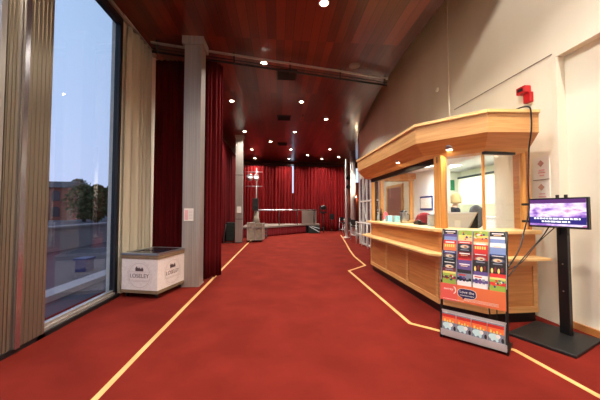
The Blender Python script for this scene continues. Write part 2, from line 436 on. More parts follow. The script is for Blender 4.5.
tag(MB().box(-4.95, -4.7, 7.2, 7.5, -.12, .16).box(-4.98, -4.67, 7.17, 7.53, .16, .21).build('litter_bin', 'blue_plastic', bevel=.01), 'small blue bin on the pavement outside the big window', 'bin')

# ------------------------------------------------------------------ curtains on the left
cc = thing('window_curtain', 'long cream pleated curtain hanging beside the dark window frame', 'curtain', (-2.5, 5.3, 0))
drape([(-2.55, 4.79), (-2.52, 5.66)], .03, 4.56, .055, .16, 1).build('cloth', 'cream_drape', cc, solid=.006)
MB().tube([(-2.53, 4.6, 4.6), (-2.53, 5.8, 4.6)], .018, 8).build('curtain_rail', 'aluminium', cc)
rc = thing('stage_curtain', 'dark red curtain between the cream curtain and the aluminium column', 'curtain', (-2.1, 5.95, 0), group='red curtains')
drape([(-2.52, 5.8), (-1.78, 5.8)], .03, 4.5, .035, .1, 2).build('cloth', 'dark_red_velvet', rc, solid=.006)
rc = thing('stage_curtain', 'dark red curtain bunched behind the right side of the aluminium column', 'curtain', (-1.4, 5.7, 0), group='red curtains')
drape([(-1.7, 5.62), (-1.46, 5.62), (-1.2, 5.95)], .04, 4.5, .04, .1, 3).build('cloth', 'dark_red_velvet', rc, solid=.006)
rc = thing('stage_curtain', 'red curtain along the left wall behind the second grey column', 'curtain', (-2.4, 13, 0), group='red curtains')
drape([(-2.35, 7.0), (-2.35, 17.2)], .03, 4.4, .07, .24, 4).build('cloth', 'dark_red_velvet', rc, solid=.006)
rc = thing('stage_curtain', 'left half of the wide red curtain behind the stage rail', 'curtain', (-.6, 17.9, 0), group='red curtains')
drape([(-2.3, 17.9), (.93, 18.05)], .03, 4.28, .1, .2, 5).build('cloth', 'red_velvet', rc, solid=.006)
rc = thing('stage_curtain', 'right half of the wide red curtain, ending at the white pipe', 'curtain', (2.7, 18.1, 0), group='red curtains')
m = drape([(1.08, 18.1), (4.62, 18.0)], .03, 4.28, .1, .2, 6)
m.v = [(x-.17*(1-z/4.28)*max(0, 1-(x-1.0)/.9), y, z) for x, y, z in m.v]
m.build('cloth', 'red_velvet', rc, solid=.006)
tag(MB().tube([(-2.3, 18.0, 4.33), (4.7, 18.0, 4.33)], .03, 8).build('curtain_track', 'black'), 'long dark track carrying the wide red back curtain', 'curtain track')

# ------------------------------------------------------------------ columns
def column(name, label, x0, x1, y0, y1, top, ribs, joints):
    t = thing(name, label, 'column', ((x0+x1)/2, (y0+y1)/2, 0))
    m = MB().box(x0, x1, y0, y1, 0, top)
    for k in range(ribs):
        xx = x0+.02+(x1-x0-.04)*k/(ribs-1); m.box(xx-.006, xx+.006, y0-.006, y0, 0, top)
    m.build('shaft', 'aluminium', t, bevel=.006)
    MB().box(x0-.04, x1+.04, y0-.04, y1+.04, top, CEIL).build('cap', 'aluminium', t)
    m = MB()
    for z in joints: m.box(x0-.008, x1+.008, y0-.008, y1+.008, z, z+.02)
    m.build('joint_band', 'black_satin' if len(joints) > 1 else 'aluminium', t)
    return t
column('aluminium_column', 'wide fluted aluminium column rising beside the ice cream chest freezer', -1.75, -1.44, 5.2, 5.5, 4.5, 9, [.0])
column('aluminium_column', 'distant grey column with dark joints beside the flight cases', -1.83, -1.53, 12.0, 12.3, 4.55, 4, [1.0, 2.9, .0])
nt = thing('paper_notice', 'white paper notice with pink print taped to the near column', 'notice', (-1.63, 5.19, 1.3), group='paper notices')
bx(-1.715, -1.545, 5.186, 5.192, 1.2, 1.43).build('sheet', 'paper', nt)
bx(-1.7, -1.64, 5.184, 5.186, 1.22, 1.4).build('pink_panel', 'pale_pink', nt)['label'] = 'pale pink printed panel'
m = MB()
for k in range(6): m.box(-1.625, -1.56, 5.184, 5.186, 1.24+k*.027, 1.246+k*.027)
m.build('print', 'logo_line', nt)
tag(bx(-1.76, -1.58, 11.982, 11.99, 1.28, 1.55).build('paper_notice', 'paper'), 'white paper notice on the distant grey column', 'notice', 'paper notices')

# ------------------------------------------------------------------ ice cream chest freezer (local frame)
A = R(-14.6); fz = thing('chest_freezer', 'white ice cream chest freezer with LOSELEY logos and wooden bands', 'freezer', (-2.1, 4.965, 0), A, local=True)
w2, d2 = .325, .375
bx(-w2, w2, -d2, d2, .12, .62).build('body', 'chest_white', fz, bevel=.006)
bx(-w2-.01, w2+.01, -d2-.01, d2+.01, .62, .68).build('top_band', 'chest_wood', fz, bevel=.004)
bx(-w2-.01, w2+.01, -d2-.01, d2+.01, .08, .13).build('bottom_band', 'chest_wood', fz, bevel=.004)
MB().box(-w2-.01, w2+.01, -d2-.01, -d2+.06, .68, .71).box(-w2-.01, w2+.01, d2-.06, d2+.01, .68, .71).box(-w2-.01, -w2+.05, -d2+.06, d2-.06, .68, .71).box(w2-.05, w2+.01, -d2+.06, d2-.06, .68, .71).build('lid_frame', 'steel', fz, bevel=.004)
bx(-w2+.05, w2-.05, -d2+.06, 0.01, .69, .70).build('sliding_lid', 'window_dark', fz)
bx(-w2+.05, w2-.05, -.01, d2-.06, .695, .706).build('sliding_lid', 'window_dark', fz)
for sx in (-1, 1):
    for sy in (-1, 1):
        cx_, cy_ = sx*(w2-.06), sy*(d2-.07)
        MB().box(cx_-.02, cx_+.02, cy_-.02, cy_+.02, .06, .082).lathe((cx_-.014, cy_, .034), [(.034, 0), (.034, .028)], 14, 'x').build('castor', 'black', fz)
def logo(c, nrm, s):
    M = facing(c, nrm)
    text_part('lettering', 'LOSELEY', .094*s, M @ Matrix.Translation((0, -.01, 0)), 'logo_ink', fz)
    m = MB()
    for k in range(40):                                             # thin round border
        a0, a1 = 2*PI*k/40, 2*PI*(k+1)/40
        m.add([(r*math.cos(a)*s, r*math.sin(a)*s, z) for z in (0, .001) for r, a in ((.2, a0), (.207, a0), (.207, a1), (.2, a1))], [(0, 1, 2, 3), (4, 5, 6, 7), (1, 2, 6, 5), (0, 3, 7, 4)])
    for k in range(24):
        a0, a1 = 2*PI*k/24, 2*PI*(k+.7)/24
        m.add([(r*math.cos(a)*s, r*math.sin(a)*s, z) for z in (0, .001) for r, a in ((.23, a0), (.234, a0), (.234, a1), (.23, a1))], [(0, 1, 2, 3), (4, 5, 6, 7)])
    m.box(-.2*s, .2*s, -.085*s, -.08*s, 0, .001); m.box(-.2*s, .2*s, .058*s, .062*s, 0, .001)
    for k in range(9): m.box((-.15+k*.034)*s, (-.128+k*.034)*s, -.105*s, -.095*s, 0, .001)
    m.xform(M).build('logo_border', 'logo_line', fz)
    m = MB()                                                        # small gabled country house
    m.box(-.075*s, .075*s, .07*s, .105*s, 0, .0015)
    for gx, gw, gh in ((-.055, .03, .045), (0, .025, .03), (.05, .026, .035), (-.025, .015, .03)):
        m.add([((gx-gw)*s, .105*s, 0), ((gx+gw)*s, .105*s, 0), (gx*s, (.105+gh)*s, 0), ((gx-gw)*s, .105*s, .0015), ((gx+gw)*s, .105*s, .0015), (gx*s, (.105+gh)*s, .0015)], [(0, 1, 2), (3, 4, 5), (0, 1, 4, 3), (1, 2, 5, 4), (2, 0, 3, 5)])
    m.xform(M).build('house_emblem', 'logo_ink', fz)
logo((0, -d2-.001, .36), (0, -1, 0), .95)
logo((w2+.001, 0, .36), (1, 0, 0), .95)

# ------------------------------------------------------------------ ceiling fittings
def downlight(x, y, label, power=None, lit=True):
    t = thing('downlight', label, 'downlight', (x, y, CEIL), group='ceiling downlights')
    MB().lathe((x, y, CEIL-.014), [(.085, 0), (.085, .014)], 20).build('trim_ring', 'white_paint', t)
    MB().lathe((x, y, CEIL-.018), [(.058, 0), (.062, .004)], 20).build('lens', 'lamp_glow' if lit else 'grey_board', t)
    if lit:
        l = bpy.data.lights.new('lamp', 'AREA'); l.shape = 'DISK'; l.size = .11; l.spread = R(140); l.energy = power or 80; l.color = (1, .93, .82)
        o = bpy.data.objects.new('lamp', l); COL.objects.link(o); o.parent = t; o.location = (0, 0, -.03)
RP = {0: 'nearest row', 1: 'second row', 2: 'third row', 3: 'fourth row', 4: 'row in front of the red back curtain'}
dl = [(.71, 4.15, 'lit ceiling downlight cut by the top edge of the photo'),
      (-.32, 6.0, 'bright lit downlight beside the long lighting bar'),
      (-1.38, 8.2, 'lit downlight on the left, first pair past the lighting bar'),
      (.69, 8.1, 'lit downlight on the right, first pair past the lighting bar'),
      (1.7, 9.6, 'lit downlight nearest the curved ceiling edge, past the first pair'),
      (-1.39, 11.4, 'lit downlight on the left, just in front of the grey column'),
      (.68, 11.3, 'lit downlight right of the second dark ceiling vent'),
      (-.36, 13.0, 'lit downlight left of the farthest dark ceiling vent'),
      (-1.42, 14.8, 'lit downlight at left of the row of three before the stage'),
      (.68, 14.6, 'lit downlight in the middle of the row of three before the stage'),
      (2.74, 14.4, 'lit downlight at right of the row of three before the stage'),
      (1.74, 16.1, 'lit downlight alone above the stage end, right of the curtain gap'),
      (-1.45, 17.3, 'lit downlight in the last row, above the left curtain end'),
      (.68, 17.3, 'lit downlight in the last row, above the curtain gap'),
      (2.77, 17.2, 'lit downlight in the last row, above the right half of the red curtain'),
      (3.7, 16.5, 'lit downlight in the far right corner of the ceiling')]
for x, y, lb in dl: downlight(x, y, lb, 56 if y > 14 else (64 if y < 9 else 62))
for x, y in [(-1.35, 1.9), (.7, .6), (-1.35, -1.2), (1.7, 2.2), (1.7, -1.4)]:  # unseen downlights added on the same grid to brighten the near end
    downlight(x, y, 'added ceiling downlight out of view, lighting the near end', 74)
tag(MB().lathe((1.7, 5.95, CEIL-.03), [(.1, 0), (.12, .012), (.12, .03)], 20).build('ceiling_speaker', 'grey_board'), 'round grey ceiling speaker near the right end of the lighting bar', 'speaker')
for y, lb in ((6.5, 'square black ceiling vent just past the lighting bar'), (9.6, 'black ceiling vent between the first and second pair of downlights'), (13.45, 'farthest black ceiling vent, before the stage')):
    t = thing('ceiling_vent', lb, 'vent', (.2, y, CEIL), group='black ceiling vents')
    bx(-.04, .44, y-.25, y+.25, CEIL-.02, CEIL).build('frame', 'black', t)
    m = MB()
    for k in range(8): m.box(-.01, .41, y-.21+k*.056, y-.185+k*.056, CEIL-.03, CEIL-.02)
    m.build('louvre', 'black_matt', t)
for (x, y, lb) in ((.85, 9.3, 'small white smoke detector on the ceiling right of a vent'), (2.6, 10.0, 'small sensor on the ceiling close to its curved edge')):
    tag(MB().lathe((x, y, CEIL-.04), [(.03, 0), (.05, .015), (.055, .04)], 14).build('smoke_detector', 'grey_board'), lb, 'detector')
lb_ = thing('lighting_bar', 'long lighting bar slung across the dark red ceiling', 'lighting bar', (0, 5.6, 4.5))
a0, a1 = Vector((-2.42, 5.32, 4.58)), Vector((2.62, 6.32, 4.56)); dn = Vector((0, .06, -.14))
MB().bar(a0, a1, .045, .03).build('rail', 'aluminium', lb_)
MB().tube([a0+dn, a1+dn], .024, 8).build('pipe', 'black', lb_)
MB().tube([a0+dn*.6, a1+dn*.6], .01, 6).build('cable', 'black', lb_)
for t_ in (.02, .3, .53, .76, .985):
    p = a0.lerp(a1, t_); MB().bar(p+Vector((0, 0, .06)), p+dn+Vector((0, 0, -.03)), .03).build('clamp', 'black', lb_)

# ------------------------------------------------------------------ reception kiosk
K = [(3.24, 3.24), (2.57, 3.22), (2.19, 3.62), (2.19, 6.35), (2.57, 6.78), (3.43, 6.78)]
def off(path, d):
    out = []; P = [Vector((x, y)) for x, y in path]
    for i, p in enumerate(P):
        ns = []
        if i > 0: u = (p-P[i-1]).normalized(); ns.append(Vector((-u.y, u.x)))
        if i < len(P)-1: u = (P[i+1]-p).normalized(); ns.append(Vector((-u.y, u.x)))
        nn = sum(ns, Vector((0, 0))).normalized(); q = p+nn*(d/nn.dot(ns[0])); out.append((q.x, q.y))
    return out
def sweep(path, prof, ext=0):
    """closed profile [(offset, z)] swept along plan path with mitred corners"""
    m = MB(); n = len(prof); rows = []
    for o_, z in prof: rows.append([(x, y, z) for x, y in off(path, o_)])
    k = len(path); vs = [rows[j][i] for i in range(k) for j in range(n)]
    fs = [(i*n+j, i*n+(j+1) % n, (i+1)*n+(j+1) % n, (i+1)*n+j) for i in range(k-1) for j in range(n)]
    fs += [tuple(range(n)), tuple((k-1)*n+j for j in range(n))]
    return m.add(vs, fs)
kk = thing('reception_kiosk', 'oak panelled ticket kiosk with glass windows and a broad wooden canopy', 'kiosk', (2.6, 5, 0))
sweep(K, [(-.03, 0), (-.03, .14), (-.12, .14), (-.12, 0)]).build('kick_plinth', 'black_satin', kk)
for i in range(5):                                                  # facets
    seg = [K[i], K[i+1]]
    full = sweep(K, [(0, 0), (1, 0)])
    o0, o1 = off(K, -.04), None
    m = MB(); pin = off(K, -.05)
    m.prism([K[i], K[i+1], pin[i+1], pin[i]], .13, 1.1).build('counter_panel', 'oak_panel', kk)
sw = [(0, 0), (.014, 0)]
def rail(z0, z1, o1=.016): return sweep(K, [(-.005, z0), (o1, z0), (o1, z1), (-.005, z1)])
fr = rail(.13, .2); r2 = rail(.7, .79)
fr.add(r2.v, r2.f)
for i in range(5):                                                  # stiles
    a, b = Vector(K[i]), Vector(K[i+1]); L = (b-a).length; u = (b-a)/L; nrm = Vector((-u.y, u.x)); ns = max(1, round(L/.95))
    for k in range(ns+1):
        c = a+u*L*k/ns
        lo, hi = (0 if k == 0 else -.04), (0 if k == ns else .04)
        if k == 0: hi = .06
        if k == ns: lo = -.06
        q = [c+u*lo-nrm*.004, c+u*hi-nrm*.004, c+u*hi+nrm*.0155, c+u*lo+nrm*.0155]
        fr.prism([(p.x, p.y) for p in q], .19, .71)
fr.build('panel_frame', 'oak', kk)
sweep(K, [(-.02, .79), (.17, .79), (.2, .8), (.2, .825), (-.02, .825)]).build('ledge', 'oak_edge', kk)
sweep(K, [(-.32, 1.1), (.07, 1.1), (.09, 1.11), (.09, 1.14), (.08, 1.15), (-.32, 1.15)]).build('countertop', 'oak_edge', kk)
# canopy
CO = [(3.114, 3.0), (2.478, 3.03), (1.905, 3.69), (1.89, 6.5), (2.45, 7.08), (3.43, 7.08)]; CP = off(CO, -.225)
sweep(CP, [(.2, 2.33), (.2, 2.57), (-.5, 2.57), (-.5, 2.33)]).build('canopy_fascia', 'oak', kk)
sweep(CP, [(.06, 2.17), (.2, 2.33), (-.3, 2.33), (-.3, 2.17)]).build('canopy_cove', 'oak_panel', kk)
sweep(CP, [(.2, 2.555), (.225, 2.565), (.225, 2.6), (.2, 2.61), (-.7, 2.61), (-.7, 2.57), (.2, 2.57)]).build('canopy_cap', 'oak_edge', kk)
sweep(CP, [(.0, 2.13), (.06, 2.17), (-.2, 2.17), (-.2, 2.13)]).build('window_head', 'oak', kk)
MB().prism(off(K, -.3)+[(3.43, 5)], 2.3, 2.33).build('canopy_ceiling', 'office_white', kk)
sweep(K[2:4], [(-.05, 2.05), (.0, 2.05), (.0, 2.135), (-.05, 2.135)]).build('sliding_track', 'black', kk)
sweep([(3.0, 3.235), K[1]], [(-.04, 2.1), (.0, 2.1), (.0, 2.135), (-.04, 2.135)]).build('sliding_track', 'black', kk)
# posts
def post(x, y, s, a, nm='post', m_='oak_post'):
    M = Matrix.Translation((x, y, 0)) @ Matrix.Rotation(a, 4, 'Z')
    return MB().box(-s/2, s/2, -s/2, s/2, 1.15, 2.15).xform(M).build(nm, m_, kk, bevel=.006)
Ki = off(K, -.06)
post(*Ki[2], .12, R(20)); post(*Ki[3], .1, R(-20)); post(*Ki[4], .08, 0); post(3.36, 6.72, .08, 0); post(*Ki[1], .03, 0)
post(3.15, 3.3, .05, 0); post(Ki[3][0], Ki[3][1]-.14, .03, 0, 'mullion', 'black')
Kg = off(K, -.05)
for i in range(5):
    a, b = Vector(Kg[i]), Vector(Kg[i+1]); 
    if i == 0: a = Vector((3.13, a.y))
    u = (b-a).normalized(); nrm = Vector((-u.y, u.x))*.004
    MB().prism([tuple(a+nrm), tuple(b+nrm), tuple(b-nrm), tuple(a-nrm)], 1.15, 2.13).build('glass_pane', 'kiosk_glass', kk)
bx(3.2, 3.24, 3.28, 3.5, .13, 2.2).build('end_panel', 'oak_panel', kk)
def klight(x, y):
    MB().lathe((x, y, 2.2), [(.05, 0), (.05, .1)], 16).build('downlight_ring', 'steel', kk); MB().lathe((x, y, 2.196), [(.034, 0), (.034, .004)], 16).build('downlight_lens', 'lamp_glow', kk)
    l = bpy.data.lights.new('lamp', 'SPOT'); l.energy = 16; l.spot_size = R(165); l.spot_blend = .8; l.shadow_soft_size = .04; l.color = (1, .8, .55)
    o = bpy.data.objects.new('lamp', l); COL.objects.link(o); o.parent = kk; o.location = Vector((x, y, 2.185))-kk.location
MB().prism(off(K, -.3)+[(3.1, 5.8), (2.8, 5.8)], .72, .76) if 0 else None
m = MB(); ki1, ki2 = off(K, -.06), off(K, -.62)
for i in range(3): m.prism([ki1[i], ki1[i+1], ki2[i+1], ki2[i]], .72, .75)
m.build('desk', 'oak', kk)
klight(2.04, 4.5); klight(2.275, 3.47)

# ------------------------------------------------------------------ things on and behind the counter
def at_counter(x, y): return (x, y, 1.15)
def monitor(x, y, rz, label):
    t = thing('computer_monitor', label, 'monitor', (x, y, .75), rz, local=True)
    bx(-.25, .25, -.02, .03, .27, .62).build('housing', 'black_satin', t, bevel=.008)
    bx(-.24, .24, .03, .035, .285, .605).build('screen', 'window_dark', t)
    MB().add([(-.25, -.021, .62), (.25, -.021, .62), (.1, -.021, .28), (-.1, -.021, .28), (-.22, -.06, .6), (.22, -.06, .6), (.09, -.06, .3), (-.09, -.06, .3)], [(0, 1, 2, 3), (4, 5, 6, 7), (0, 1, 5, 4), (1, 2, 6, 5), (2, 3, 7, 6), (3, 0, 4, 7)]).build('back_cover', 'silver_plastic', t, bevel=.006)
    MB().box(-.035, .035, -.085, -.06, .02, .5).build('stand', 'white', t)
    MB().box(-.13, .13, -.13, .08, 0, .02).build('base', 'silver_plastic', t, bevel=.004)
monitor(2.62, 3.83, R(-38), 'silver computer monitor seen from behind through the front kiosk window')
def office_chair(x, y, rz, fab, label, h=1.2, bw=.23):
    t = thing('office_chair', label, 'chair', (x, y, 0), rz, local=True)
    MB().lathe((0, 0, .48), [(.2, 0), (.25, .02), (.25, .06), (.2, .09)], 20).build('seat', fab, t)
    m = MB(); n = 9
    pts = []
    for i in range(n):                                              # rounded curved back
        for k in range(n):
            u, v = -1+2*i/(n-1), -1+2*k/(n-1); uu = u*math.sqrt(1-v*v/2); vv = v*math.sqrt(1-u*u/2)
            pts.append((uu*bw, .24-.06*uu*uu, h-.24+vv*.24*1.05))
    m.add(pts, [(i*n+k, (i+1)*n+k, (i+1)*n+k+1, i*n+k+1) for i in range(n-1) for k in range(n-1)], True)
    m.build('backrest', fab, t, solid=.06, subsurf=1)
    MB().tube([(0, .1, .5), (0, .27, .6), (0, .28, h-.3)], .018, 8).build('back_support', 'black', t)
    MB().tube([(0, 0, .1), (0, 0, .5)], .03, 10).build('column', 'black', t)
    for k in range(5):
        a = 2*PI*k/5
        l_ = MB().bar((0, 0, .1), (.27*math.cos(a), .27*math.sin(a), .07), .04, .03).build('leg', 'black', t)
        MB().lathe((.27*math.cos(a)-.01, .27*math.sin(a), .028), [(.028, 0), (.028, .02)], 10, 'x').build('castor', 'black', l_)
office_chair(4.08, 5.2, R(-10), 'grey_fabric', 'dark grey office chair to the right of the silver monitor', 1.5, .16)
office_chair(3.02, 5.25, 0, 'red_fabric', 'dark red office chair left of the kiosk corner post', 1.34)
# small things on the counter shelf
t = thing('gift_bag', 'small red and white bag on the counter by the far kiosk window', 'bag', (2.4, 6.0, 1.15))
MB().prism([(2.35, 5.96), (2.45, 5.96), (2.45, 6.04), (2.35, 6.04)], 1.15, 1.2).build('white_base', 'white', t)
MB().add([(2.34, 5.95, 1.2), (2.46, 5.95, 1.2), (2.46, 6.05, 1.2), (2.34, 6.05, 1.2), (2.38, 5.99, 1.36), (2.42, 5.99, 1.36), (2.42, 6.01, 1.36), (2.38, 6.01, 1.36)], [(0, 1, 5, 4), (1, 2, 6, 5), (2, 3, 7, 6), (3, 0, 4, 7), (4, 5, 6, 7), (0, 3, 2, 1)]).build('red_top', 'pink', t)
t = thing('hand_gel_bottle', 'clear pump bottle at the far end of the counter', 'bottle', (2.3, 6.2, 1.15))
MB().lathe((2.3, 6.15, 1.15), [(.035, 0), (.037, .1), (.03, .13), (.012, .15)], 14).build('bottle', 'clear_plastic', t)
MB().tube([(2.3, 6.15, 1.29), (2.3, 6.15, 1.34), (2.26, 6.13, 1.335)], .008, 6).build('pump', 'white', t)
t = thing('wine_bottle', 'slim dark bottle beside the red and white bag', 'bottle', (2.32, 5.9, 1.15))
MB().lathe((2.34, 6.1, 1.15), [(.03, 0), (.032, .16), (.012, .21), (.012, .27)], 14).build('glass_body', 'black_satin', t)
MB().lathe((2.34, 6.1, 1.42), [(.014, 0), (.014, .02)], 10).build('cap', 'red_plastic', t)
for k, (x, y, mt, lb) in enumerate([(2.36, 5.7, 'pale_blue', 'pale blue folded pack on the counter right of the red and white bag'), (2.4, 5.45, 'pale_blue', 'pale blue carton beside the water jug on the counter')]):
    t = thing('carton', lb, 'carton', (x, y, 1.15))
    bx(x-.06, x+.06, y-.07, y+.07, 1.15, 1.28).build('box', mt, t, bevel=.004)
    bx(x-.061, x+.061, y-.03, y+.03, 1.18, 1.282).build('label_band', 'white', t)
t = thing('water_jug', 'glass and steel jug on the counter left of the red chair', 'jug', (2.42, 5.15, 1.15))
MB().lathe((2.42, 5.15, 1.15), [(.065, 0), (.07, .08), (.06, .17), (.07, .21)], 18).build('jug_body', 'steel', t)
MB().lathe((2.42, 5.15, 1.36), [(.07, 0), (.06, .02), (.012, .03), (.012, .045)], 18).build('lid', 'black', t)
MB().tube([(2.48, 5.15, 1.33), (2.54, 5.15, 1.31), (2.54, 5.15, 1.21), (2.485, 5.15, 1.19)], .008, 6).build('handle', 'black', t)
t = thing('leaflet_holder', 'small white leaflet holder standing against the kiosk corner post', 'holder', (2.36, 3.98, 1.15))
MB().add([(2.3, 4.0, 1.15), (2.44, 4.0, 1.15), (2.44, 4.09, 1.15), (2.3, 4.09, 1.15), (2.3, 4.07, 1.33), (2.44, 4.07, 1.33), (2.44, 4.085, 1.33), (2.3, 4.085, 1.33)], [(0, 1, 5, 4), (1, 2, 6, 5), (2, 3, 7, 6), (3, 0, 4, 7), (4, 5, 6, 7), (0, 3, 2, 1)]).build('stand', 'clear_plastic', t)
MB().add([(2.31, 4.0, 1.17), (2.43, 4.0, 1.17), (2.43, 4.06, 1.31), (2.31, 4.06, 1.31)], [(0, 1, 2, 3)]).build('leaflet', 'paper', t, solid=.003)
t = thing('desk_telephone', 'small black telephone on the counter beside the leaflet holder', 'telephone', (2.4, 4.5, 1.15))
MB().add([(2.34, 4.4, 1.15), (2.5, 4.4, 1.15), (2.5, 4.6, 1.15), (2.34, 4.6, 1.15), (2.34, 4.4, 1.2), (2.5, 4.4, 1.17), (2.5, 4.6, 1.17), (2.34, 4.6, 1.2)], [(0, 3, 2, 1), (4, 5, 6, 7), (0, 1, 5, 4), (1, 2, 6, 5), (2, 3, 7, 6), (3, 0, 4, 7)]).build('base', 'black', t)
MB().tube([(2.38, 4.42, 1.2), (2.36, 4.45, 1.215), (2.36, 4.55, 1.215), (2.38, 4.58, 1.2)], .016, 8).build('handset', 'black_satin', t)
# office fittings
def noticeboard(y0, y1, z0, z1, label, shelf=False):
    t = thing('noticeboard', label, 'noticeboard', (RW, (y0+y1)/2, z0), group='office noticeboards')
    MB().box(RW-.035, RW-.02, y0, y1, z0, z1).build('frame', 'blue_frame', t)
    MB().box(RW-.038, RW-.035, y0+.03, y1-.03, z0+.04, z1-.04).build('board', 'paper', t)
    m = MB(); n = max(2, int((y1-y0)/.16))
    for i in range(n):
        ya = y0+.05+(y1-y0-.1)*i/n; m.box(RW-.04, RW-.038, ya, ya+.1, z0+.08+.03*(i % 2), z1-.08)
    m.build('pinned_sheet', 'white', t)
noticeboard(5.36, 5.66, 1.2, 1.72, 'narrow blue framed noticeboard right of the kiosk corner post')
noticeboard(5.82, 6.35, 1.4, 1.72, 'wide blue framed noticeboard above the red office chair')
tag(MB().box(RW-.16, RW-.021, 5.75, 6.25, 1.22, 1.25).build('wall_shelf', 'blue_frame'), 'dark blue wall shelf under the wide noticeboard', 'shelf')
tag(bx(5.42, 5.58, 8.28, 8.299, 2.02, 2.35).build('exit_notice', 'green_sign'), 'green notice on the far office wall', 'notice')
tag(bx(5.4, 5.5, 8.285, 8.299, 1.62, 1.8).build('exit_notice', 'green_sign'), 'small green notice low on the far office wall beside the person', 'notice')
cb = thing('wall_cupboard', 'long pale wall cupboard with a dark top strip along the office wall', 'cupboard', (5.7, 6.9, 1.4))
bx(5.52, 5.8, 5.6, 8.0, 1.55, 2.34).build('body', 'office_cream', cb)
bx(5.5, 5.8, 5.6, 8.02, 2.34, 2.4).build('top_strip', 'dark_green', cb)
for k in range(4): bx(5.505, 5.52, 5.62+k*.6, 6.17+k*.6, 1.57, 2.32).build('door', 'office_cream', cb)
wc = thing('base_cabinet', 'long pale cabinet with worktop below the office wall cupboard', 'cabinet', (5.5, 6.6, 0))
bx(5.2, 5.78, 4.6, 8.2, 0, 1.2).build('body', 'office_white', wc)
bx(5.17, 5.78, 4.58, 8.22, 1.2, 1.24).build('worktop', 'office_white', wc)
for k in range(5):
    d_ = bx(5.185, 5.2, 4.65+k*.7, 5.31+k*.7, .1, 1.17).build('door', 'office_white', wc)
    bx(5.165, 5.185, 5.2+k*.7, 5.22+k*.7, 1.0, 1.12).build('handle', 'steel', d_)
for x, y, lb in ((4.3, 5.2, 'flat square office ceiling light nearest the counter'), (4.6, 7.2, 'flat square office ceiling light above the far cabinets')):
    t = thing('ceiling_light', lb, 'light', (x, y, 2.6), group='office ceiling lights')
    bx(x-.32, x+.32, y-.32, y+.32, 2.6, 2.62).build('frame', 'white', t)
    bx(x-.28, x+.28, y-.28, y+.28, 2.592, 2.6).build('diffuser', 'office_glow', t)
    l = bpy.data.lights.new('lamp', 'AREA'); l.energy = 46; l.size = .55; l.color = (1, 1, .95)
    o = bpy.data.objects.new('lamp', l); COL.objects.link(o); o.parent = t; o.location = (0, 0, -.02)
t = thing('ceiling_light', 'flat square ceiling light inside the kiosk over the counter', 'light', (2.85, 5.2, 2.3), group='office ceiling lights')
bx(2.6, 3.1, 4.95, 5.45, 2.28, 2.3).build('frame', 'white', t)
bx(2.63, 3.07, 4.98, 5.42, 2.272, 2.28).build('diffuser', 'office_glow', t)
l = bpy.data.lights.new('lamp', 'AREA'); l.energy = 55; l.size = .44; l.color = (1, .97, .92)
o = bpy.data.objects.new('lamp', l); COL.objects.link(o); o.parent = t; o.location = (0, 0, -.04)
t = thing('ceiling_vent', 'grey slotted vent in the office ceiling', 'vent', (3.9, 5.9, 2.6))
bx(3.7, 4.2, 6.0, 6.25, 2.605, 2.62).build('frame', 'white', t)
m = MB()
for k in range(4): m.box(3.73, 4.17, 6.03+k*.055, 6.06+k*.055, 2.6, 2.605)
m.build('louvre', 'grey_fabric', t)

# ------------------------------------------------------------------ person in the office
def skin_mesh(name, verts, edges, radii, material, parent, sub=2, root=0):
    me = bpy.data.meshes.new(name); o = bpy.data.objects.new(name, me); COL.objects.link(o)
    me.from_pydata([Vector(v) for v in verts], edges, []); o.parent = parent
    md = o.modifiers.new('skin', 'SKIN'); md.use_smooth_shade = True
    for i, r in enumerate(radii):
        sv = me.skin_vertices[0].data[i]; sv.radius = r if isinstance(r, tuple) else (r, r); sv.use_root = (i == root)
    s_ = o.modifiers.new('sub', 'SUBSURF'); s_.levels = sub; s_.render_levels = sub
    dg = bpy.context.evaluated_depsgraph_get(); m2 = bpy.data.meshes.new_from_object(o.evaluated_get(dg))
    o.modifiers.clear(); o.data = m2; m2.materials.clear(); m2.materials.append(MATS[material])
    for p in m2.polygons: p.use_smooth = True
    return o
pr = thing('person', 'person with blond bobbed hair in black clothes standing in the office', 'person', (4.13, 6.2, 0), R(75), local=True)
# local: faces -y; z up
bv = [(0, .0, .95), (0, .01, 1.1), (0, .0, 1.25), (0, -.02, 1.4), (0, -.03, 1.47), (0, -.06, 1.55), (0, -.08, 1.63),
      (-.17, -.02, 1.4), (-.22, -.02, 1.15), (-.2, -.2, 1.0), (.17, -.02, 1.4), (.22, -.02, 1.15), (.2, -.2, 1.0),
      (-.09, 0, .88), (-.1, -.01, .48), (-.1, .02, .08), (-.1, -.12, .04), (.09, 0, .88), (.1, -.01, .48), (.1, .02, .08), (.1, -.12, .04)]
be = [(0, 1), (1, 2), (2, 3), (3, 4), (4, 5), (5, 6), (3, 7), (7, 8), (8, 9), (3, 10), (10, 11), (11, 12), (0, 13), (13, 14), (14, 15), (15, 16), (0, 17), (17, 18), (18, 19), (19, 20)]
br = [(.15, .1), (.13, .095), (.15, .1), (.13, .09), .06, .052, .06, .06, .046, .034, .06, .046, .034, .085, .058, .042, .035, .085, .058, .042, .035]
body = skin_mesh('body', bv, be, br, 'skin', pr)
